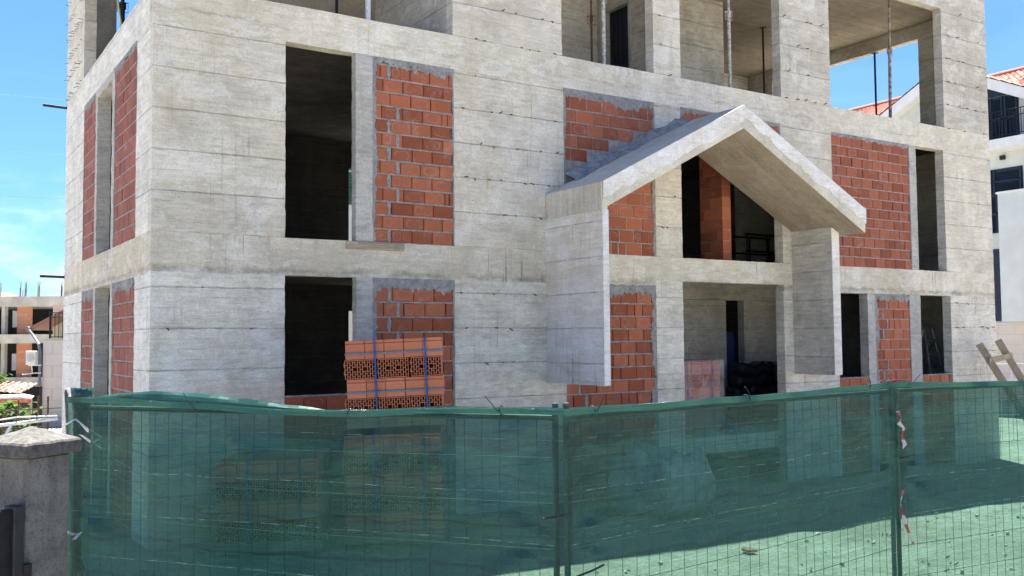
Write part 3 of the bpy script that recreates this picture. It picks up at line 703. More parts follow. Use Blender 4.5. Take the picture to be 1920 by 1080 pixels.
# ------------------------------------------------------------------ ground
def gz_(x,y):
    z=-.78-.018*max(0,min(x,20)-3)
    if y<-5: z+=.30*min(1,(-5-y)/3.0)
    if y<-9: z+=.22*min(1,(-9-y)/3.5)
    return z
t=NT('site_ground'); P=t.pos(); a=t.noise(P,.35,6,.6); b=t.noise(P,3,6,.7); c_=t.noise(P,26,5,.75); d_=t.noise(P,90,3,.7)
cc=t.mix(t.ramp(a,.35,.65),(.33,.305,.25),(.46,.435,.375)); cc=t.mix(t.math('MULTIPLY',t.ramp(b,.46,.6),.65),cc,(.25,.215,.165)); cc=t.mix(t.math('MULTIPLY',t.ramp(c_,.48,.66),.7),cc,(.58,.555,.49)); cc=t.mix(t.math('MULTIPLY',t.ramp(d_,.52,.68),.6),cc,(.15,.135,.11)); e_=t.noise(t.scale(P,(1,1.6,1)),8,5,.7,.5); cc=t.mix(t.math('MULTIPLY',t.ramp(e_,.54,.66),.5),cc,(.19,.165,.125))
M['ground']=t.done(t.principled(cc,.95,0,t.bump(t.math('ADD',c_,t.math('MULTIPLY',d_,.6)),1.0,.05),.1).outputs[0])
m=MB(); xs=[-400,-120,-60,-30,-16]+[-12+.5*i for i in range(69)]+[26,34,50,80,150,400]; ys=[-400,-100,-40,-24,-18]+[-15+.4*i for i in range(46)]+[6,10,16,26,40,70,120,250,600]
rows_=[]
for y in ys:
    rows_.append([(x,y,gz_(x,y)+(.06*mn.noise(Vector((x*.6,y*.6,0)))+.04*mn.noise(Vector((x*2.3,y*2.3,4))) if abs(x)<30 and abs(y)<20 else 0)) for x in xs])
for j in range(len(ys)-1):
    for i in range(len(xs)-1): m.quad([rows_[j][i],rows_[j][i+1],rows_[j+1][i+1],rows_[j+1][i]])
structure(m.build('ground',M['ground'],smooth=True))
# scattered rubble (uncountable)
m=MB(); rnd=random.Random(12)
for k in range(420):
    x=rnd.uniform(-1,15); y=rnd.uniform(-7.6,-.6); s=rnd.uniform(.008,.028)*(1 if rnd.random()<.96 else 1.8); z=gz_(x,y)+.01
    q=Matrix.Translation((x,y,z+s*.3))@Matrix.Rotation(rnd.uniform(0,6),4,(rnd.random(),rnd.random(),1))
    m.box(-s,s,-s*.7,s*.7,-s*.5,s*.5,q)
o=m.build('rubble',plain('pale_stone',(.42,.39,.33),.9,0,.3,9),org=(6,-4,-.8)); o['kind']='stuff'; o['label']='small stones and rubble strewn over the site ground'; o['category']='rubble'

rnd=random.Random(4)
for lab,x,y,w in (('broken red block shard on the sunlit ground, left of the right posts',4.6,-5.2,.07),('flat red block chip in front of the near middle posts',3.0,-4.3,.06),('red block fragment on the sunlit strip below the porch roof',6.2,-4.1,.07)):
    m=MB(); m.prism([(-w,-.02),(w*.7,-.05),(w,.03),(w*.2,.09),(-w*.8,.07)],'z',0,.035); m.v=[(p[0]+x,p[1]*1.5+y,p[2]+gz_(x,y)+.01) for p in m.v]
    tag(m.build('block_shard',M['clayr'],org=(x,y,gz_(x,y)),bevel=.01),lab,'brick shard','broken block shards')
for lab,x,y,l,a in (('thin dark stick on the sunlit ground near the near middle posts',2.6,-5.6,.7,.2),('long weathered board end lying in the shade before the porch',8.6,-2.0,1.6,-.3)):
    m=MB(); m.box(-l/2,l/2,-.05,.05,.0,.03,Matrix.Translation((x,y,gz_(x,y)+.02))@Matrix.Rotation(a,4,'Z'))
    tag(m.build('board',M['woodw'],org=(x,y,gz_(x,y))),lab,'board')
# ------------------------------------------------------------------ site fence and shade net
J=[Vector((-1.66,-5.52,0)),Vector((.40,-8.25,0)),Vector((3.9,-7.8,0)),Vector((7.4,-8.06,0))]
TOP=1.40; BOT=-.33
fence_labels=('left site fence panel, from the stone pillar to the near middle posts','middle site fence panel between the two pairs of posts','right site fence panel running out past the timber ladder')
M['wire']=plain('dark_wire',(.045,.05,.048),.6,.5,.2,20)
M['ftube']=plain('green_grey_tube',(.055,.085,.08),.5,.2,.3,14)
panels=[]
for i in range(3):
    a,b=J[i],J[i+1]; d=(b-a).normalized(); nrm=Vector((d.y,-d.x,0))
    a2,b2=a+d*.035,b-d*.035
    ft=thing('fence_panel',fence_labels[i],'fence',(a.x,a.y,BOT-.15),'mobile site fence panels')
    tops=(TOP+(.05 if i else .02),TOP+(.05 if i<2 else 0))
    for k,(p,tp) in enumerate(((a2,tops[0]),(b2,tops[1]))):
        m=MB(); m.tube([(p.x,p.y,BOT-.13),(p.x,p.y,tp)],.018,10); m.build('post',M['ftube'],ft)
    for z in (TOP-.03,BOT+.02):
        m=MB(); m.tube([(a2.x,a2.y,z),(b2.x,b2.y,z)],.017,8); m.build('rail',M['ftube'],ft)
    m=MB(); Lp=(b2-a2).length; n=int(Lp/.105)
    for k in range(1,n):
        p=a2+d*(Lp*k/n); w=.012*math.sin(k*1.3+i); m.tube([(p.x,p.y,BOT),(p.x+w*d.x,p.y+w*d.y,(BOT+TOP)/2),(p.x,p.y,TOP-.03)],.0022,4,False)
    for k in range(1,7):
        z=BOT+(TOP-BOT)*k/7; m.tube([(a2.x,a2.y,z),((a2.x+b2.x)/2,(a2.y+b2.y)/2,z-.012),(b2.x,b2.y,z)],.0022,4,False)
    m.build('wire_mesh',M['wire'],ft)
    m=MB(); m.box(-.32,.32,-.11,.11,BOT-.17,BOT-.03,Matrix.Translation((a.x,a.y,0))@Matrix.Rotation(math.atan2(nrm.y,nrm.x),4,'Z')); m.build('foot_block',M['post'],ft,bevel=.02)
    panels.append((a,b,d,nrm))
def net_mat(name,opac,cola,colb):
    t=NT(name); uv=t.n('ShaderNodeUVMap').outputs[0]; u,v,_=t.sep(uv)
    s1=t.noise(t.comb(t.math('MULTIPLY',u,2.0),t.math('MULTIPLY',v,95),0.0),1,3,.65); s2=t.noise(t.comb(t.math('MULTIPLY',u,.8),t.math('MULTIPLY',v,3.4),2.0),1.2,5,.6,.6)
    sp=t.noise(t.comb(t.math('MULTIPLY',u,26),t.math('MULTIPLY',v,170),7.0),1,2,.6)
    f=t.math('ADD',t.math('MULTIPLY',t.math('SUBTRACT',s1,.5),.46),t.math('MULTIPLY',t.math('SUBTRACT',s2,.5),.26))
    f=t.math('ADD',f,t.math('MULTIPLY',t.math('SUBTRACT',sp,.5),.34)); f=t.math('ADD',f,opac,clamp=True)
    c=t.mix(t.ramp(t.math('ADD',t.math('MULTIPLY',s1,.5),t.math('MULTIPLY',sp,.5)),.3,.75),cola,colb)
    # pale selvedge threads, broken
    vv=t.math('ADD',v,t.math('MULTIPLY',t.math('SUBTRACT',t.noise(t.comb(u,0.0,t.math('FLOOR',t.math('MULTIPLY',v,3.6))),.9,3),.5),.07))
    dl=t.math('ABSOLUTE',t.math('SUBTRACT',t.math('FRACT',t.math('MULTIPLY',vv,3.6)),.5))
    th=t.math('MULTIPLY',t.ramp(dl,.0,.009,1,0,False),t.ramp(t.noise(t.comb(t.math('MULTIPLY',u,9),0.0,t.math('FLOOR',t.math('MULTIPLY',v,3.6))),1,4,.7),.44,.62))
    c=t.mix(t.math('MULTIPLY',th,.6),c,(.42,.56,.50)); f=t.math('MAXIMUM',f,t.math('MULTIPLY',th,.13))
    di=t.n('ShaderNodeBsdfDiffuse'); t.L(c,di.inputs[0]); tl=t.n('ShaderNodeBsdfTranslucent'); t.L(c,tl.inputs[0]); gl=t.n('ShaderNodeBsdfGlossy'); gl.inputs['Roughness'].default_value=.42; gl.inputs[0].default_value=(.7,.9,.85,1)
    m1=t.n('ShaderNodeMixShader'); m1.inputs[0].default_value=.34; t.L(di.outputs[0],m1.inputs[1]); t.L(tl.outputs[0],m1.inputs[2])
    m2=t.n('ShaderNodeMixShader'); m2.inputs[0].default_value=.05; t.L(m1.outputs[0],m2.inputs[1]); t.L(gl.outputs[0],m2.inputs[2])
    tp=t.n('ShaderNodeBsdfTransparent'); tp.inputs[0].default_value=(.34,.60,.53,1)
    m3=t.n('ShaderNodeMixShader'); t.L(f,m3.inputs[0]); t.L(tp.outputs[0],m3.inputs[1]); t.L(m2.outputs[0],m3.inputs[2])
    return t.done(m3.outputs[0])
M['net']=net_mat('green_shade_net',.57,(.003,.028,.0235),(.009,.070,.058))
M['nethem']=net_mat('green_net_hem',.88,(.005,.045,.036),(.015,.090,.070))
t=NT('net_roll'); P=t.pos(); nz=t.noise(P,30,4,.7); n2=t.noise(P,9,4,.6,.5)
M['roll']=t.done(t.principled(t.mix(t.ramp(n2,.3,.7),(.004,.034,.026),(.010,.075,.058)),.2,0,t.bump(t.math('ADD',nz,n2),.8,.02),.6).outputs[0])
net=thing('shade_net','translucent dark green shade net stretched along the whole site fence','shade net',(.40,-8.35,BOT-.1))
def sag(i,s):   # top edge height along panel i, s in 0..1
    if i==0: return TOP+.035-.03*math.sin(math.pi*s)+.012*math.sin(9*s)-.02*s
    if i==1: return TOP+.015+.02*s-.012*math.sin(math.pi*s)
    return TOP+.035-.02*math.sin(math.pi*s)-.045*s
def off(i,s,Lp):   # outward direction, mitred where two panels meet at an angle
    nrm=panels[i][3]; r=nrm.copy()
    for j,w in ((i-1,max(0,1-s*Lp/.12)),(i+1,max(0,1-(1-s)*Lp/.12))):
        if 0<=j<3 and w>0:
            mt=(nrm+panels[j][3]).normalized(); mt=mt/max(.5,mt.dot(nrm)); r=nrm.lerp(mt*1.5,w)
    return r
u0=0
for i,(a,b,d,nrm) in enumerate(panels):
    m=MB(); Lp=(b-a).length; nu,nv=int(Lp/.045),42; g=[]
    for p in range(nu+1):
        s=p/nu; col=[]
        for q in range(nv+1):
            w=q/nv; zt=sag(i,s)-.02; z=BOT-.02+(zt-BOT+.02)*w
            o_=.036+.016*mn.noise(Vector((s*3+i*5,w*2.2,1)))+.005*mn.noise(Vector((s*9+i*5,w*9,3)))+.007*mn.noise(Vector(((s-w*.5)*14+i*5,(s+w)*2.0,6)))
            # pulls towards the ties
            for (ps,pw) in ((0,.62),(1,.60),(0,1),(1,1),(.33,1),(.72,1)):
                dx,dz=(s-ps)*Lp,(w-pw)*1.7; r=math.hypot(dx,dz); ang=math.atan2(dz,dx)
                o_+= .013*math.exp(-r*1.9)*math.sin(ang*8+ps*4) -.018*math.exp(-r*6)
            wm=max(0,1-min(s,1-s)*Lp/.15); o_=max(o_,.030)*(1-wm)+.045*wm
            pt=a+d*(s*Lp)+off(i,s,Lp)*o_
            col.append(((pt.x,pt.y,z),(u0+s*Lp,z)))
        g.append(col)
    for p in range(nu):
        for q in range(nv):
            A=[g[p][q],g[p+1][q],g[p+1][q+1],g[p][q+1]]
            m.quad([k[0] for k in A],[k[1] for k in A])
    o=m.build('net_sheet',M['net'],net,smooth=True)
    # folded hem: double layer below the rail and a roll over it
    m=MB()
    for p in range(nu):
        A=[]
        for pp,w in ((p,0),(p+1,0),(p+1,1),(p,1)):
            s=pp/nu; z=sag(i,s)-.030-.012*mn.noise(Vector((s*7+i*3,2,0)))+(.04 if w else 0); pt=a+d*(s*Lp)+off(i,s,Lp)*(.050+.008*mn.noise(Vector((s*12,w,i))))
            A.append(((pt.x,pt.y,z),(u0+s*Lp,z)))
        m.quad([k[0] for k in A],[k[1] for k in A])
    m.build('net_hem',M['nethem'],net,smooth=True)
    m=MB(); pts=[];rs=[]
    for p in range(nu+1):
        s=p/nu; pt=a+d*(s*Lp)+off(i,s,Lp)*(.018+.008*mn.noise(Vector((s*15,i,4)))); pts.append((pt.x,pt.y,sag(i,s)-.008+.005*mn.noise(Vector((s*22,i,7))))); rs.append(.0125+.005*mn.noise(Vector((s*18,i*3,0))))
    m.tube(pts,rs,9); m.build('net_roll',M['roll'],net,smooth=True)
    u0+=Lp
# loose flap over the left panel's top and the bunched end on the left post
a,b,d,nrm=panels[0]
m=MB(); n=26; g=[]
for p in range(n+1):
    s=.05+.55*p/n; hgt=.006+.085*max(0,math.sin(math.pi*min(1,(p/n)*1.02)))**.7*(1-.45*p/n)
    row=[]
    for q in range(5):
        w=q/4; pt=a+d*(s*3.42)+nrm*(.02+.03*w-.05*w*w+.01*mn.noise(Vector((s*20,w,0)))); z=sag(0,s)-.01+hgt*w+.008*mn.noise(Vector((s*18,w*3,2))); row.append(((pt.x,pt.y,z),(s*3.4,z)))
    g.append(row)
for p in range(n):
    for q in range(4):
        A=[g[p][q],g[p+1][q],g[p+1][q+1],g[p][q+1]]; m.quad([k[0] for k in A],[k[1] for k in A])
m.build('net_flap',M['nethem'],net,smooth=True)
m=MB(); pts=[];rs=[]
for k in range(30):
    f=k/29; z=1.50-1.95*f; pts.append((a.x+.055+.02*mn.noise(Vector((z*2,0,0))),a.y-.03+.02*mn.noise(Vector((z*2,5,0))),z)); rs.append((.075 if k<1 else .072-.044*min(1,k/4.0))+.016*mn.noise(Vector((z*4,3,1))))
m.tube(pts,rs,12); m.build('net_bunch',M['roll'],net,smooth=True)
# cable ties
rnd=random.Random(8)
for i,ss in ((0,(.30,.62,.90)),(1,(.06,.46,.88)),(2,(.04,.5))):
    a,b,d,nrm=panels[i]
    for s in ss:
        p=a+d*(s*(b-a).length); z=sag(i,s); m=MB()
        ring=[(p.x+nrm.x*.030*math.cos(t_)+nrm.x*.02,p.y+nrm.y*.030*math.cos(t_)+nrm.y*.02,z-.012+.026*math.sin(t_)) for t_ in [k*math.pi/5 for k in range(11)]]
        m.tube(ring,.003,5); e=rnd.uniform(-.1,.1); m.tube([(p.x+nrm.x*.06,p.y+nrm.y*.06,z-.02),(p.x+nrm.x*.08+d.x*e*.5,p.y+nrm.y*.08+d.y*e*.5,z+.03),(p.x+nrm.x*.08+d.x*e,p.y+nrm.y*.08+d.y*e,z+.07)],.0028,5)
        m.build('cable_tie',M['dsteel'],net)
for x,y,z,dx,dz in ((.37,-8.31,.86,-.16,.0),(.43,-8.31,.52,.18,.05),(3.88,-7.88,.86,.13,.02),(-1.60,-5.62,.42,.24,-.03)):
    m=MB(); m.tube([(x-.03*(dx>0)+.03*(dx<0),y-.01,z),(x+dx*.5,y-.035,z+dz*.6),(x+dx,y-.03,z+dz)],.006,5); m.build('cable_tie',M['dsteel'],net)
# barrier tape scraps
def tape_mat():
    t=NT('red_white_tape'); P=t.pos(); z=t.sep(P)[2]; c=t.mix(t.ramp(t.math('FRACT',t.math('MULTIPLY',z,7)),.48,.52),(.24,.03,.045),(.36,.35,.35))
    return t.done(t.principled(c,.45,0).outputs[0])
M['tape']=tape_mat()
def ribbon(label,pts,w,mat,cat='tape'):
    m=MB(); P=[Vector(p) for p in pts]
    for i in range(len(P)-1):
        o=[Vector((w*math.cos(k*1.3),.004*math.sin(k),w*.35*math.sin(k*2.1))) for k in (i,i+1)]
        m.quad([P[i]-o[0],P[i+1]-o[1],P[i+1]+o[1],P[i]+o[0]])
    o=m.build('tape_scrap',mat,org=P[-1]); s=o.modifiers.new('s','SOLIDIFY'); s.thickness=.002
    tag(o,label,cat,'barrier tape scraps tied to the fence posts'); return o
ribbon('red and white tape twisted round the right pair of posts, upper knot',[(3.83,-7.90,1.22),(3.87,-7.905,1.17),(3.84,-7.90,1.13),(3.89,-7.905,1.09),(3.87,-7.90,1.02),(3.90,-7.905,.97),(3.88,-7.90,.93)],.022,M['tape'])
ribbon('faded red tape hanging low on the right pair of posts',[(3.86,-7.905,.62),(3.82,-7.905,.52),(3.86,-7.905,.40),(3.92,-7.905,.28),(3.97,-7.905,.2)],.019,M['tape'])
ribbon('red and white tape scrap caught on top of the right post pair',[(3.77,-7.87,1.50),(3.80,-7.88,1.46),(3.86,-7.88,1.455),(3.80,-7.89,1.43)],.02,M['tape'])
ribbon('white plastic strip knotted round the left end post',[(-1.72,-5.60,1.26),(-1.66,-5.66,1.30),(-1.58,-5.68,1.22),(-1.50,-5.68,1.17),(-1.56,-5.69,1.14),(-1.63,-5.68,1.2),(-1.50,-5.69,1.10)],.014,M['white'])
ribbon('small red and white tape band low on the left end post',[(-1.70,-5.62,.57),(-1.66,-5.64,.55),(-1.62,-5.65,.56),(-1.66,-5.66,.52)],.018,M['tape'])
# pale wooden post beside the pillar
m=MB(); m.tube([(-1.63,-5.34,-.7),(-1.63,-5.36,.6),(-1.675,-5.38,1.49)],.022,10)
tag(m.build('pale_post',plain('bleached_wood',(.17,.165,.15),.8,0,.3,12),org=(-1.63,-5.34,-.7),smooth=True),'pale round post behind the left end of the net, beside the stone pillar','post')
m=MB(); 
for k in range(3): m.tube([(-1.80+.02*k,-5.75-.03*k,-.7),(-1.79+.03*k,-5.76,.2),(-1.80+.015*k,-5.74,1.0+.1*k)],.006,5)
tag(m.build('rusty_rods',M['rust'],org=(-1.8,-5.75,-.7)),'thin rusty rods standing between the pillar and the net','rods')

# ------------------------------------------------------------------ stone pillar with gate
def pillar_mat():
    t=NT('old_pillar_concrete'); P=t.pos(); x,y,z=t.sep(P)
    a=t.noise(P,4,7,.7,.4); b=t.noise(P,55,5,.75); s=t.noise(t.comb(t.math('MULTIPLY',x,9),t.math('MULTIPLY',y,9),t.math('MULTIPLY',z,1.1)),1,5,.65,.4); k=t.noise(P,14,5,.7)
    c=t.mix(t.ramp(a,.3,.7),(.14,.133,.122),(.235,.225,.208)); c=t.mix(t.math('MULTIPLY',t.ramp(s,.48,.68),.6),c,(.105,.10,.095))
    c=t.mix(t.math('MULTIPLY',t.ramp(b,.50,.66),.55),c,(.06,.057,.052)); c=t.mix(t.math('MULTIPLY',t.ramp(k,.58,.72),.4),c,(.32,.31,.285))
    return t.done(t.principled(c,.95,0,t.bump(t.math('ADD',a,t.math('MULTIPLY',b,.7)),.9,.02),.15).outputs[0])
M['pil']=pillar_mat()
M['capm']=plain('lichen_grey_cap',(.085,.081,.074),.95,0,.35,30)
pc=Vector((-2.07,-6.84,0)); ex=Vector((.31,.21,0)).normalized(); ey=Vector((-ex.y,ex.x,0)); S=.37
PM=Matrix(((ex.x,ey.x,0,pc.x),(ex.y,ey.y,0,pc.y),(0,0,1,0),(0,0,0,1)))
pil=thing('gate_pillar','weathered square concrete pillar with a pyramid cap at the left edge','pillar',(pc.x+.1,pc.y+.25,-.6))
def rough(o,amp,sc,cuts=3):
    me=o.data; bm=bmesh.new(); bm.from_mesh(me); bmesh.ops.remove_doubles(bm,verts=bm.verts,dist=1e-4)
    bmesh.ops.bevel(bm,geom=list(bm.edges),offset=.008,segments=1,affect='EDGES')
    bmesh.ops.subdivide_edges(bm,edges=bm.edges,cuts=cuts,use_grid_fill=True)
    for v in bm.verts: v.co+=Vector((mn.noise(v.co*sc),mn.noise(v.co*sc+Vector((9,0,0))),mn.noise(v.co*sc+Vector((0,9,0)))))*amp
    bm.to_mesh(me); bm.free()
i_=.045
m=MB(); m.box(i_,S-i_,i_,S-i_,-.75,1.185,PM); o=m.build('shaft',M['pil'],pil); rough(o,.005,14,5)
m=MB(); P8=[PM@Vector(p) for p in ((0,0,1.19),(S,0,1.19),(S,S,1.19),(0,S,1.19),(0,0,1.265),(S,0,1.265),(S,S,1.265),(0,S,1.265),(S/2,S/2,1.345))]
m.v=[tuple(p) for p in P8]; m.f=[(0,3,2,1),(0,1,5,4),(1,2,6,5),(2,3,7,6),(3,0,4,7),(4,5,8),(5,6,8),(6,7,8),(7,4,8)]; m.uv=[None]*9; m.c=[None]*9
o=m.build('cap',M['capm'],pil); rough(o,.0045,13,6)
gate=thing('metal_gate','dark grey metal gate edge hinged on the left side of the pillar','gate',(pc.x-.45,pc.y+.3,-.6))
g0=pc+ey*.34-ex*.0
m=MB(); m.box(-.9,-.012,.055,.095,-.5,.93,PM); m.build('gate_leaf',M['dsteel'],gate,bevel=.004)
m=MB(); m.box(-.035,.022,.035,.115,-.5,.945,PM); m.build('gate_stile',plain('dark_grey_gate',(.035,.036,.04),.5,.3,.2,9),gate,bevel=.004)
m=MB()
for z in (.58,.0):
    p=PM@Vector((.05,.035,z)); m=MB(); m.tube([(p.x,p.y,p.z-.05),(p.x,p.y,p.z+.05)],.022,8); m.build('hinge',M['dsteel'],gate)


# ------------------------------------------------------------------ left background
def brickwall_mat(name,a,b,sx=.33,sz=.207):
    t=NT(name); P=t.pos(); x,y,z=t.sep(P); br=t.n('ShaderNodeTexBrick'); t.L(t.comb(t.math('ADD',x,y),z,0.0),br.inputs['Vector'])
    br.inputs['Color1'].default_value=(*a,1); br.inputs['Color2'].default_value=(*b,1); br.inputs['Mortar'].default_value=(*[k*.86 for k in a],1); br.inputs['Scale'].default_value=1
    br.inputs['Brick Width'].default_value=sx; br.inputs['Row Height'].default_value=sz; br.inputs['Mortar Size'].default_value=.012
    c=t.mix(t.math('MULTIPLY',t.noise(P,2,5),.4),br.outputs[0],(.45,.28,.19)); return t.done(t.principled(c,.9).outputs[0])
M['bgbrick']=brickwall_mat('far_block_infill',(.42,.17,.085),(.50,.22,.12))
M['bgconc']=plain('far_concrete',(.44,.41,.35),.9,0,.18,1.5)
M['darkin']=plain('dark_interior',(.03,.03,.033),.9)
M['stone']=brickwall_mat('pale_stone_block',(.54,.52,.49),(.58,.56,.53),.62,.36)
def tile_mat(name,a,b,sx=.22,sy=.33):
    t=NT(name); uv=t.n('ShaderNodeUVMap').outputs[0]; u,v,_=t.sep(uv)
    uu=t.math('DIVIDE',u,sx); vv=t.math('DIVIDE',v,sy); w=t.white(t.comb(t.math('FLOOR',uu),t.math('FLOOR',vv),1.0))
    c=t.mix(w,a,b); c=t.mix(t.math('MULTIPLY',t.ramp(t.noise(uv,1.5,5),.5,.7),.4),c,(.50,.36,.30))
    h=t.math('ADD',t.math('ABSOLUTE',t.math('SINE',t.math('MULTIPLY',uu,math.pi))),t.math('MULTIPLY',t.math('SUBTRACT',1.0,t.math('FRACT',vv)),.6))
    return t.done(t.principled(c,.75,0,t.bump(h,1.0,.09),.3).outputs[0])
M['tile']=tile_mat('red_roof_tiles',(.30,.085,.06),(.44,.16,.115)); M['tile2']=tile_mat('faded_roof_tiles',(.20,.095,.068),(.29,.155,.115))
def tiled(name,p0,eu,ev,nu,nv,mat,parent,amp=.035,su=.22,sv=.34):
    """a real pantile sheet: barrel waves across, stepped courses down the slope"""
    m=MB(); eu=Vector(eu); ev=Vector(ev); lu,lv=eu.length,ev.length; n=eu.cross(ev).normalized(); n=n if n.z>0 else -n
    def pt(i,j,e):
        u=i/nu; v=j/nv; h=amp*abs(math.sin(math.pi*u*lu/su)); return Vector(p0)+eu*u+ev*v+n*(h+e)
    for j in range(nv):
        for i in range(nu):
            e0,e1=.030,.0
            m.quad([pt(i,j,e0),pt(i+1,j,e0),pt(i+1,j+1,e1),pt(i,j+1,e1)],[(i/nu*lu,j/nv*lv),((i+1)/nu*lu,j/nv*lv),((i+1)/nu*lu,(j+1)/nv*lv),(i/nu*lu,(j+1)/nv*lv)])
            if j: m.quad([pt(i,j,0),pt(i+1,j,0),pt(i+1,j,e0),pt(i,j,e0)],[(i/nu*lu,j/nv*lv)]*4)
    return m.build(name,mat,parent)
def frame_xy(p,ang): c,s=math.cos(ang),math.sin(ang); return Matrix(((c,-s,0,p[0]),(s,c,0,p[1]),(0,0,1,p[2]),(0,0,0,1)))
# far concrete frame building (front faces the camera)
F=frame_xy((4.5,39.9,0),R(147)+math.pi)   # local x runs left->right in the view from -..0
far=thing('concrete_frame_building','far unfinished concrete frame building with orange block infill between dark bays','building',(4.5,39.9,-.8))
def fbx(name,mat,*a,par=far,bev=0): m=MB(); m.box(*a,F); return m.build(name,mat,par,bevel=bev)
fbx('roof_slab',M['bgconc'],-9,.15,-.2,8,3.62,4.12); fbx('floor_slab',M['bgconc'],-9,-1.0,-.9,8,1.78,2.22); fbx('parapet',M['bgconc'],-9,-.2,-.6,-.4,-.25,.1); fbx('floor_slab',M['bgconc'],-9,0,-.3,8,-.5,-.25)
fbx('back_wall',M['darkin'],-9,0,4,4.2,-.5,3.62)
for xa,xb in ((-2.55,-1.9),(-.45,-.02),(-7.2,-6.4)):
    for z0,z1 in ((-.25,1.78),(2.22,3.62)): fbx('brick_infill',M['bgbrick'],xa,xb,.05,.3,z0,z1)
for xa in (-3.3,-.0,-6.0):
    for z0,z1 in ((-.25,1.78),(2.22,3.62)): fbx('column',M['bgconc'],xa-.02,xa+.16,.02,.3,z0,z1)
for z0 in (.4,2.6): fbx('window',M['white'],-3.28,-2.95,1.0,1.1,z0,z0+.85)
rnd=random.Random(6)
for cx in (-.4,-.55,-2.3,-2.6,-1.6,-3.6,-4.4):
    for k in range(4):
        p=F@Vector((cx+rnd.uniform(-.12,.12),.3+rnd.uniform(0,.2),4.1)); m=MB(); m.tube([p,(p.x+.02,p.y,p.z+rnd.uniform(.35,.85))],.014,4); m.build('starter_bar',M['rust'],far)
# tiled roof peeping over it
far2=thing('tiled_house','red tiled gable roof peeping over the far concrete frame','house',(1.0,52,-.8))
F2=frame_xy((1.2,54,0),R(147)+math.pi)
m=MB(); m.prism([(-3.2,-.8),(1.0,-.8),(1.0,4.1),(-1.1,5.05),(-3.2,4.1)],'y',0,6); m.v=[tuple(F2@Vector(p)) for p in m.v]; m.build('wall',M['bgconc'],far2)
for s_ in (-1,1):
    p0=F2@Vector((-1.1,-.35,5.12)); e=F2@Vector((-1.1+2.5*s_,-.35,3.98))-p0; al_=F2@Vector((-1.1,6.3,5.12))-p0
    tiled('roof',p0,al_,e,30,8,M['tile'],far2)
# stone clad house corner with railing
hs=thing('stone_clad_house','pale stone clad house corner with gutter pipe and balcony railing, left of the shell','house',(1.5,20.6,-.8))
H=frame_xy((1.20,20.72,0),R(-32.7))     # local x goes right in view, y away
def hbx(name,mat,*a,par=hs,bev=0): m=MB(); m.box(*a,H); return m.build(name,mat,par,bevel=bev)
hbx('wall',M['stone'],0,2.2,0,6,-.9,1.86); hbx('terrace_slab',M['bgconc'],-.02,2.2,-.03,6,1.86,1.93); hbx('upper_wall',plain('cream_render',(.50,.46,.38),.9),-.28,2.2,1.2,6,1.93,3.05)
m=MB(); m.prism([(-.62,2.28),(-.5,2.2),(.75,2.85),(.75,3.0)],'y',.3,6); m.v=[tuple(H@Vector(p)) for p in m.v]; hr=m.build('roof',M['tile2'],hs)
m=MB(); m.tube([H@Vector((-.62,.2,2.26)),H@Vector((-.62,5,2.26))],.055,8); m.tube([H@Vector((-.60,.25,2.22)),H@Vector((-.42,.2,2.05)),H@Vector((-.10,-.06,1.75)),H@Vector((-.06,-.06,1.5)),H@Vector((-.06,-.06,-.8))],.045,8); m.build('drain_pipe',plain('grey_pipe',(.16,.165,.17),.6),hs)
m=MB()
for k in range(11):
    p=H@Vector((.22+.12*k,.05,0)); m.tube([(p.x,p.y,1.95),(p.x,p.y,2.72)],.011,5)
for z in (1.98,2.6,2.74):
    m.tube([H@Vector((.18,.05,z)),H@Vector((1.6,.05,z))],.017,6)
m.tube([H@Vector((.18,.05,1.93)),H@Vector((.18,.05,2.78))],.026,6); m.build('railing',M['dsteel'],hs)
# air conditioner
ac=thing('air_conditioner','white air conditioner unit on a bracket against the dark far bay','air conditioner',tuple(H@Vector((-.25,-.1,1.05))))
def abx(name,mat,*a): m=MB(); m.box(*a,H); return m.build(name,mat,ac,bevel=.012)
abx('casing',M['white'],-.40,-.10,-.28,.12,1.12,1.55); 
m=MB(); m.tube([H@Vector((-.25,-.285,1.33)),H@Vector((-.25,-.30,1.33))],.12,14); m.build('fan_grille',plain('pale_grey_plastic',(.42,.43,.43),.5),ac)
m=MB(); m.tube([H@Vector((-.40,-.1,1.10)),H@Vector((.0,-.1,1.10))],.018,5); m.tube([H@Vector((-.30,-.1,1.10)),H@Vector((-.27,-.1,.86)),H@Vector((0,-.1,.86))],.018,5); m.tube([H@Vector((-.58,-.1,.82)),H@Vector((-.25,-.1,.85))],.02,5); m.build('bracket',M['white'],ac)
# dish
dm=MB(); 
for k in range(8):
    pass
dish=thing('satellite_dish','white satellite dish half hidden behind the house corner','dish',tuple(H@Vector((-.12,-.2,.35))))
bm=bmesh.new(); bmesh.ops.create_uvsphere(bm,u_segments=20,v_segments=12,radius=.42); bmesh.ops.delete(bm,geom=[v for v in bm.verts if v.co.z>-.24],context='VERTS'); me=bpy.data.meshes.new('reflector'); bm.to_mesh(me); bm.free(); me.materials.append(M['white'])
o=bpy.data.objects.new('reflector',me); COL.objects.link(o); o.parent=dish; o.rotation_euler=(R(80),0,R(40)); o.location=(-.05,.0,.15); s=o.modifiers.new('s','SOLIDIFY'); s.thickness=.015
m=MB(); m.tube([H@Vector((-.12,-.2,.35)),H@Vector((-.05,-.05,.35)),H@Vector((.0,.0,.36))],.02,6); m.build('arm',M['galv'],dish)
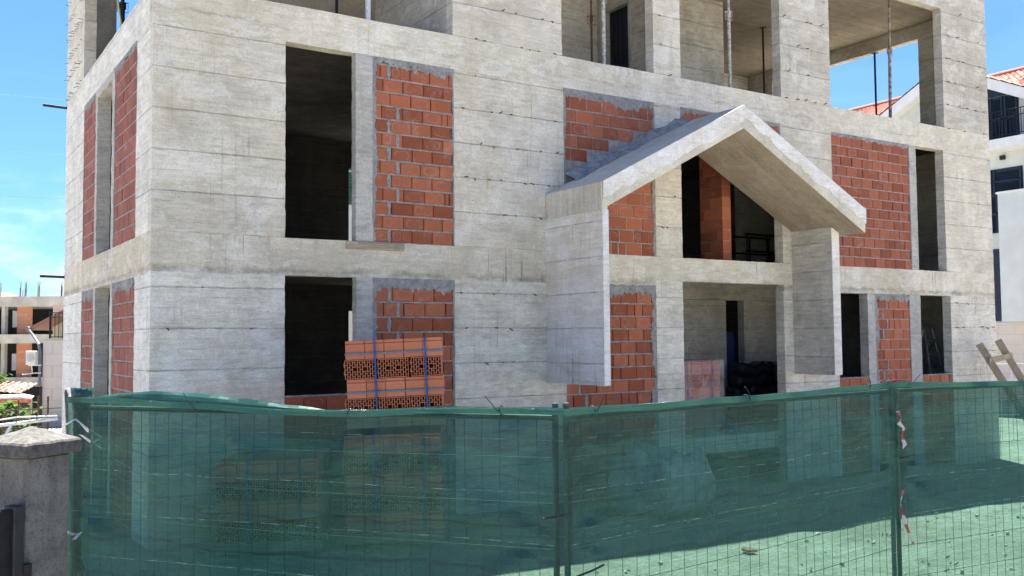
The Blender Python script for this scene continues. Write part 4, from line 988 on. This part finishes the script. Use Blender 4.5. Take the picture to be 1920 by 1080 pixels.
# tiled lean-to
sh=thing('lean_to_shed','old lean-to shed with faded tiled roof and dark timber posts','shed',(-.3,16.2,-.8))
Sf=frame_xy((.30,14.3,0),R(-58))
p0=Sf@Vector((-2.6,0,.80)); tiled('roof',(-1.6,17.6,.86),(1.95,-3.4,-.12),(-.5,-1.2,-.15),100,5,M['tile2'],sh,.03)
def sbx(name,mat,*a): m=MB(); m.box(*a,Sf); return m.build(name,mat,sh)
for k in (-2.6,-1.5,-.35,-.05): sbx('post',M['wood2'],k,k+.09,-.7,-.61,-.8,.46)
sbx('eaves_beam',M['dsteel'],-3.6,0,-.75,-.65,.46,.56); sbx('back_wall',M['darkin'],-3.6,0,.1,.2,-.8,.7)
# awning
aw=thing('awning','white awning with red edge over a dark window, at the left','awning',(-.5,12.3,-.7))
Af=frame_xy((-.05,12.05,0),R(-10))
def awx(name,mat,*a): m=MB(); m.box(*a,Af); return m.build(name,mat,aw,bevel=.01)
m=MB(); m.prism([(-1.6,.56),(-.2,.59),(.02,.54),(.0,.50),(-1.6,.50)],'y',-.1,.9); m.v=[tuple(Af@Vector(p)) for p in m.v]; m.build('canopy',plain('white_canvas',(.70,.68,.66),.7),aw)
awx('valance',plain('red_canvas',(.55,.08,.07),.7),-1.6,.02,-.12,-.10,.44,.53); awx('window',plain('dark_glass',(.02,.025,.035),.2),-.75,-.05,.4,.45,-.3,.45); awx('frame_post',M['galv'],-.40,-.36,-.05,0,-.75,.46); awx('frame_post',M['galv'],-1.2,-1.16,-.05,0,-.75,.46); awx('side_wall',M['bgconc'],-1.6,.0,.5,.6,-.8,.5)
# rod fence and mesh rails
rf=thing('rod_fence','makeshift fence of rusty rods and wire mesh behind the pillar','fence',(-1.5,-2.5,-.75))
RF=frame_xy((-1.36,-2.60,0),R(-32.7+8))
for k in range(9):
    x=-.10-.085*k*(1+.1*math.sin(k*2.2)); tall=k in (0,1)
    a=RF@Vector((x,0,-.75)); b=RF@Vector((x+.01*math.sin(k),0,1.30 if tall else 1.20-.03*(k%3)+(.07 if k==3 else 0))); m=MB(); m.tube([a,b],.010 if tall else .007,6); m.build('rod',M['rust'],rf)
m=MB()
for z in (1.0,1.08,.92,1.17): m.tube([RF@Vector((-1.1,.01,z)),RF@Vector((-.3,.01,z+.01)),RF@Vector((.02,.01,z+.02))],.005,5)
for k in range(14): p=RF@Vector((-.02-.05*k,.012,0)); m.tube([(p.x,p.y,.8),(p.x,p.y,1.02)],.0025,4)
m.build('wire_mesh',M['wire'],rf)
wr=thing('white_rail','bent white pipe rail tied along the rusty rod fence','rail',(-1.7,-2.8,.9))
m=MB(); m.tube([RF@Vector((-.85,-.05,1.015)),RF@Vector((-.45,-.05,1.045)),RF@Vector((-.0,-.05,1.095))],.016,8); m.tube([RF@Vector((-.80,-.06,1.05)),RF@Vector((-.35,-.055,1.115)),RF@Vector((0,-.05,1.12))],.008,6); m.tube([RF@Vector((-.40,-.06,1.04)),RF@Vector((-.50,-.06,.86))],.014,8); m.build('pipe',M['white'],wr)
# shrubs
def leaf_mat():
    t=NT('shrub_leaf'); P=t.pos(); oi=t.noise(P,11,3); c=t.mix(t.ramp(oi,.3,.7),(.035,.075,.018),(.13,.21,.055))
    d=t.n('ShaderNodeBsdfDiffuse'); t.L(c,d.inputs[0]); tl=t.n('ShaderNodeBsdfTranslucent'); t.L(c,tl.inputs[0]); m_=t.n('ShaderNodeMixShader'); m_.inputs[0].default_value=.35; t.L(d.outputs[0],m_.inputs[1]); t.L(tl.outputs[0],m_.inputs[2]); return t.done(m_.outputs[0])
M['leaf']=leaf_mat()
def shrub(label,x,y,z0,h,w,n,ls,seed):
    t=thing('shrub',label,'shrub',(x,y,z0)); rnd=random.Random(seed); m=MB(); st=MB()
    for k in range(7):
        e=Vector((x+rnd.uniform(-w,w)*.7,y+rnd.uniform(-w,w)*.7,z0+h*rnd.uniform(.6,.95))); st.tube([(x+rnd.uniform(-.04,.04),y,z0),(x*.5+e.x*.5,y*.5+e.y*.5,z0+h*.5),e],[.014,.010,.004],5)
    for k in range(n):
        f=rnd.random(); p=Vector((rnd.gauss(0,.5)*w,rnd.gauss(0,.5)*w,h*(.25+.75*f**.7)))+Vector((x,y,z0)); 
        q=Matrix.Translation(p)@Matrix.Rotation(rnd.uniform(0,6.3),4,'Z')@Matrix.Rotation(rnd.uniform(-.9,.6),4,'X'); s=ls*rnd.uniform(.6,1.3)
        m.quad([q@Vector(c) for c in ((0,0,0),(.4*s,.5*s,.05*s),(0,1.1*s,-.05*s),(-.4*s,.5*s,.05*s))])
    st.build('stem',M['wood2'],t); m.build('foliage',M['leaf'],t)
shrub('leafy green bush behind the left side of the pillar cap',-1.68,-1.2,-.75,1.95,.24,900,.075,1)
shrub('small sparse bush behind the rod fence, near the net',-1.08,-1.2,-.75,1.62,.10,170,.06,2)
shrub('pale yellow green branch tips in front of the far frame at the left edge',-.50,15.2,-.8,1.85,.28,420,.11,3)
# overhead wires across the left sky
for z,lab,y in ((11.74,'lower overhead wire crossing the left sky',0),(14.72,'middle overhead wire crossing the left sky',.0),(18.5,'faint upper overhead wire crossing the left sky',.0)):
    m=MB(); pts=[(-30+4*k,63.5-1.0*k*.6-y,z+.0009*(k*4-34)**2-.2) for k in range(24)]; m.tube(pts,.009 if z>12 else .015,5)
    tag(m.build('overhead_wire',plain('pale_cable',(.10,.12,.14),.5),org=pts[0]),lab,'wire','overhead wires')

# ------------------------------------------------------------------ houses on the right and behind
wh=thing('white_house','white rendered house with navy shutters and red tiled gables, right of the shell','house',(32,7,-1.2))
M['render']=plain('white_render',(.50,.535,.525),.85,0,.05,2); M['navy']=plain('navy_shutter',(.010,.020,.038),.45,0,.2,9); M['trim']=plain('white_trim',(.62,.63,.62),.7,0,.05,4)
XW=32
m=MB(); m.prism([(3.4,-1.5),(14.2,-1.5),(14.2,9.7),(9.25,12.15),(3.4,9.25)],'x',XW,XW+9); m.build('wall',M['render'],wh)
m=MB(); m.box(XW-.06,XW,3.4,14.2,-1.5,2.25); m.build('stone_base',M['stone'],wh)
# rake boards and roof of the front gable
yA,zA_=9.25,12.25; sl=(12.2-10.87)/(9.2-6.46)*1.02
for s_,yl in ((-1,3.0),(1,14.0)):
    dy=(yl-yA); zl=zA_-abs(dy)*sl
    m=MB(); m.prism([(yA,zA_),(yl,zl),(yl,zl-.42),(yA,zA_-.42)],'x',XW-.75,XW-.60); m.build('rake_board',M['trim'],wh)
    m=MB(); m.prism([(yA,zA_-.20),(yl,zl-.20),(yl,zl-.30),(yA,zA_-.30)],'x',XW-.60,XW+8); m.build('eaves_soffit',M['trim'],wh)
    tiled('roof',(XW-.78,yA,zA_+.03),(9,0,0),(0,dy,zl-zA_),80,16,M['tile'],wh)
# main roof behind, higher, sloping towards the viewer
tiled('roof',(XW+.5,-2,10.9),(0,20,0),(4.5,0,2.0),180,14,M['tile'],wh)
m=MB(); m.tube([(XW+5.0,-2,12.98),(XW+5.0,18,12.98)],.10,8); m.build('ridge_tiles',M['tile2'],wh)
for y in (8.2,12.4): m=MB(); m.tube([(XW+3.5,y,11.8),(XW+3.5,y,14.1 if y<10 else 13.1)],.02,5); m.build('aerial',M['dsteel'],wh)
def louvre(name,y0,y1,z0,z1,leaves,par=wh,x=XW):
    m=MB(); m.box(x-.03,x-.002,y0,y1,z0,z1); o=m.build(name,M['navy'],par)
    w=(y1-y0)/leaves
    for k in range(leaves):
        m=MB(); a,b=y0+k*w+.03,y0+(k+1)*w-.03
        for (za,zb) in ((z0+.05,z0+(z1-z0)*.47),(z0+(z1-z0)*.52,z1-.06)):
            z=za
            while z<zb-.03: m.quad([(x-.075,a+.08,z),(x-.075,b-.08,z),(x-.035,b-.08,z+.055),(x-.035,a+.08,z+.055)]); z+=.062
        m.box(x-.08,x-.032,a,a+.07,z0+.02,z1-.02); m.box(x-.08,x-.032,b-.07,b,z0+.02,z1-.02); m.box(x-.08,x-.032,a,b,z0+(z1-z0)*.48,z0+(z1-z0)*.52); m.build('shutter',M['navy'],o)
    return o
# slanted-head balcony door under the rake
louvre('balcony_door',6.68,8.9,9.0,10.72,4)
m=MB(); m.prism([(6.68,10.74),(8.9,10.74),(8.9,11.75)],'x',XW-.06,XW-.002); m.build('shutter_head',M['navy'],wh)
m=MB(); m.box(XW-1.0,XW,2.5,10.5,8.58,8.94); m.build('balcony_slab',M['trim'],wh)
m=MB()
for k in range(58):
    y=2.6+.135*k; m.tube([(XW-.92,y,9.02),(XW-.92,y,9.95)],.014,4)
    if k%3==1:
        m.tube([(XW-.92,y-.05,9.15),(XW-.92,y-.05,9.62),(XW-.92,y+.05,9.62),(XW-.92,y+.05,9.15)],.009,4); m.tube([(XW-.92,y+.055*math.cos(q*.785),9.78+.055*math.sin(q*.785)) for q in range(9)],.009,4)
for z in (9.05,9.70,9.95): m.tube([(XW-.92,2.5,z),(XW-.92,10.5,z)],.02,5)
m.build('railing',M['dsteel'],wh)
louvre('window',6.62,8.9,7.05,8.0,2); louvre('window',7.55,8.9,5.6,7.05,2)
m=MB(); m.box(XW-.9,XW,3.2,7.09,2.26,6.93); m.build('stair_block',M['render'],wh); m=MB(); m.box(XW-.95,XW+.0,3.15,7.14,6.93,7.0); m.build('coping',M['trim'],wh)
m=MB(); m.box(XW-.03,XW-.002,7.62,8.6,2.3,5.0); m.build('door',M['navy'],wh)
m=MB(); m.box(XW-.12,XW,7.25,7.42,8.32,8.48); m.build('wall_lamp',M['dsteel'],wh)
# low wire fence by the right corner
lf=thing('wire_fence','low galvanised wire fence beyond the right corner of the shell','fence',(24,1,-1.1))
m=MB(); 
for z in (1.0,.55,.1,-.4): m.tube([(21.5,3.2,z),(29,-1.0,z)],.02 if z==1.0 else .008,5)
for k in range(28):
    f=k/27; m.tube([(21.5+7.5*f,3.2-4.2*f,-1.1),(21.5+7.5*f,3.2-4.2*f,1.0)],.008,4)
m.build('mesh',M['galv'],lf)
m=MB()
for f in (0,.5,1): m.tube([(21.5+7.5*f,3.2-4.2*f,-1.1),(21.5+7.5*f,3.2-4.2*f,1.05)],.03,6)
m.build('post',M['galv'],lf)
# pale house behind, glimpsed through the shell
ZSH=6.0
rh=thing('rear_house','pale house with green louvred shutter glimpsed through the shell','house',(9,15,-.8))
m=MB(); m.box(5.6,13,15,22,-1,8); m.build('wall',M['render'],rh)
m=MB(); m.box(7.6,9.8,14.95,14.998,ZSH,7.0)
z=ZSH+.05
while z<6.95: m.box(7.65,9.75,14.90,14.95,z,z+.05); z+=.1
m.build('shutter',plain('green_shutter',(.02,.10,.075),.5),rh)

# ------------------------------------------------------------------ sky, sun, camera
W=bpy.data.worlds.new('World'); SC.world=W; W.use_nodes=True; wt=W.node_tree; wt.nodes.clear()
SUN_EL,SUN_AZ=R(70),R(20)     # azimuth: from +Y towards +X
def wn(ty,**kw):
    x=wt.nodes.new(ty)
    for k,v in kw.items(): setattr(x,k,v)
    return x
out=wn('ShaderNodeOutputWorld'); bg=wn('ShaderNodeBackground'); sky=wn('ShaderNodeTexSky',sky_type='NISHITA'); sky.sun_disc=False; sky.sun_elevation=SUN_EL; sky.sun_rotation=SUN_AZ; sky.air_density=1.0; sky.dust_density=.6; sky.ozone_density=1.6
tc=wn('ShaderNodeTexCoord'); mp=wn('ShaderNodeMapping'); mp.inputs['Scale'].default_value=(1.6,1.6,5.5); mp.inputs['Location'].default_value=(.35,.1,.22)
nz=wn('ShaderNodeTexNoise'); nz.inputs['Scale'].default_value=2.1; nz.inputs['Detail'].default_value=7; nz.inputs['Roughness'].default_value=.58; nz.inputs['Distortion'].default_value=.5
wt.links.new(tc.outputs['Generated'],mp.inputs[0]); wt.links.new(mp.outputs[0],nz.inputs['Vector'])
sp=wn('ShaderNodeSeparateXYZ'); wt.links.new(tc.outputs['Generated'],sp.inputs[0])
mr=wn('ShaderNodeMapRange',interpolation_type='SMOOTHSTEP'); wt.links.new(nz.outputs['Fac'],mr.inputs['Value']); mr.inputs['From Min'].default_value=.46; mr.inputs['From Max'].default_value=.70
lo=wn('ShaderNodeMapRange',interpolation_type='SMOOTHSTEP'); wt.links.new(sp.outputs[2],lo.inputs['Value']); lo.inputs['From Min'].default_value=.06; lo.inputs['From Max'].default_value=.24; lo.inputs['To Min'].default_value=1; lo.inputs['To Max'].default_value=.05
mu=wn('ShaderNodeMath',operation='MULTIPLY'); wt.links.new(mr.outputs[0],mu.inputs[0]); wt.links.new(lo.outputs[0],mu.inputs[1])
mx=wn('ShaderNodeMix',data_type='RGBA'); wt.links.new(mu.outputs[0],mx.inputs[0]); tn=wn('ShaderNodeMix',data_type='RGBA',blend_type='MULTIPLY'); tn.inputs[0].default_value=1; wt.links.new(sky.outputs[0],tn.inputs[6]); tn.inputs[7].default_value=(.29,.47,.75,1); wt.links.new(tn.outputs[2],mx.inputs[6]); mx.inputs[7].default_value=(4.6,5.2,5.6,1)
wt.links.new(mx.outputs[2],bg.inputs[0]); bg.inputs[1].default_value=.055; wt.links.new(bg.outputs[0],out.inputs[0])
sl_=bpy.data.lights.new('sun','SUN'); sl_.energy=5.0; sl_.angle=R(.5); sl_.color=(1.0,.955,.88); so=bpy.data.objects.new('sun',sl_); COL.objects.link(so)
dirv=Vector((math.cos(SUN_EL)*math.sin(SUN_AZ),math.cos(SUN_EL)*math.cos(SUN_AZ),math.sin(SUN_EL))); so.rotation_euler=dirv.to_track_quat('Z','Y').to_euler(); so.location=(5,10,30)
cam=bpy.data.cameras.new('camera'); co=bpy.data.objects.new('camera',cam); COL.objects.link(co); SC.camera=co
cam.sensor_fit='HORIZONTAL'; cam.sensor_width=36; cam.lens=36*1792.2/1920; cam.clip_end=3000; cam.clip_start=.05
yaw,pitch,roll=R(32.737),R(3.030),R(-.4933)
fw=Vector((math.sin(yaw)*math.cos(pitch),math.cos(yaw)*math.cos(pitch),math.sin(pitch))); rt=Vector((math.cos(yaw),-math.sin(yaw),0)); up=rt.cross(fw)
r2=rt*math.cos(roll)+up*math.sin(roll); u2=-rt*math.sin(roll)+up*math.cos(roll)
mw=Matrix((r2,u2,-fw)).transposed().to_4x4(); mw.translation=(-2.656,-12.518,1.8045); co.matrix_world=mw
SC.view_settings.view_transform='Standard'; SC.view_settings.look='None'; SC.view_settings.gamma=1; SC.view_settings.exposure=2.55
SC.render.engine='CYCLES'; SC.cycles.max_bounces=8; SC.cycles.diffuse_bounces=4; SC.cycles.transparent_max_bounces=12; SC.cycles.use_denoising=True
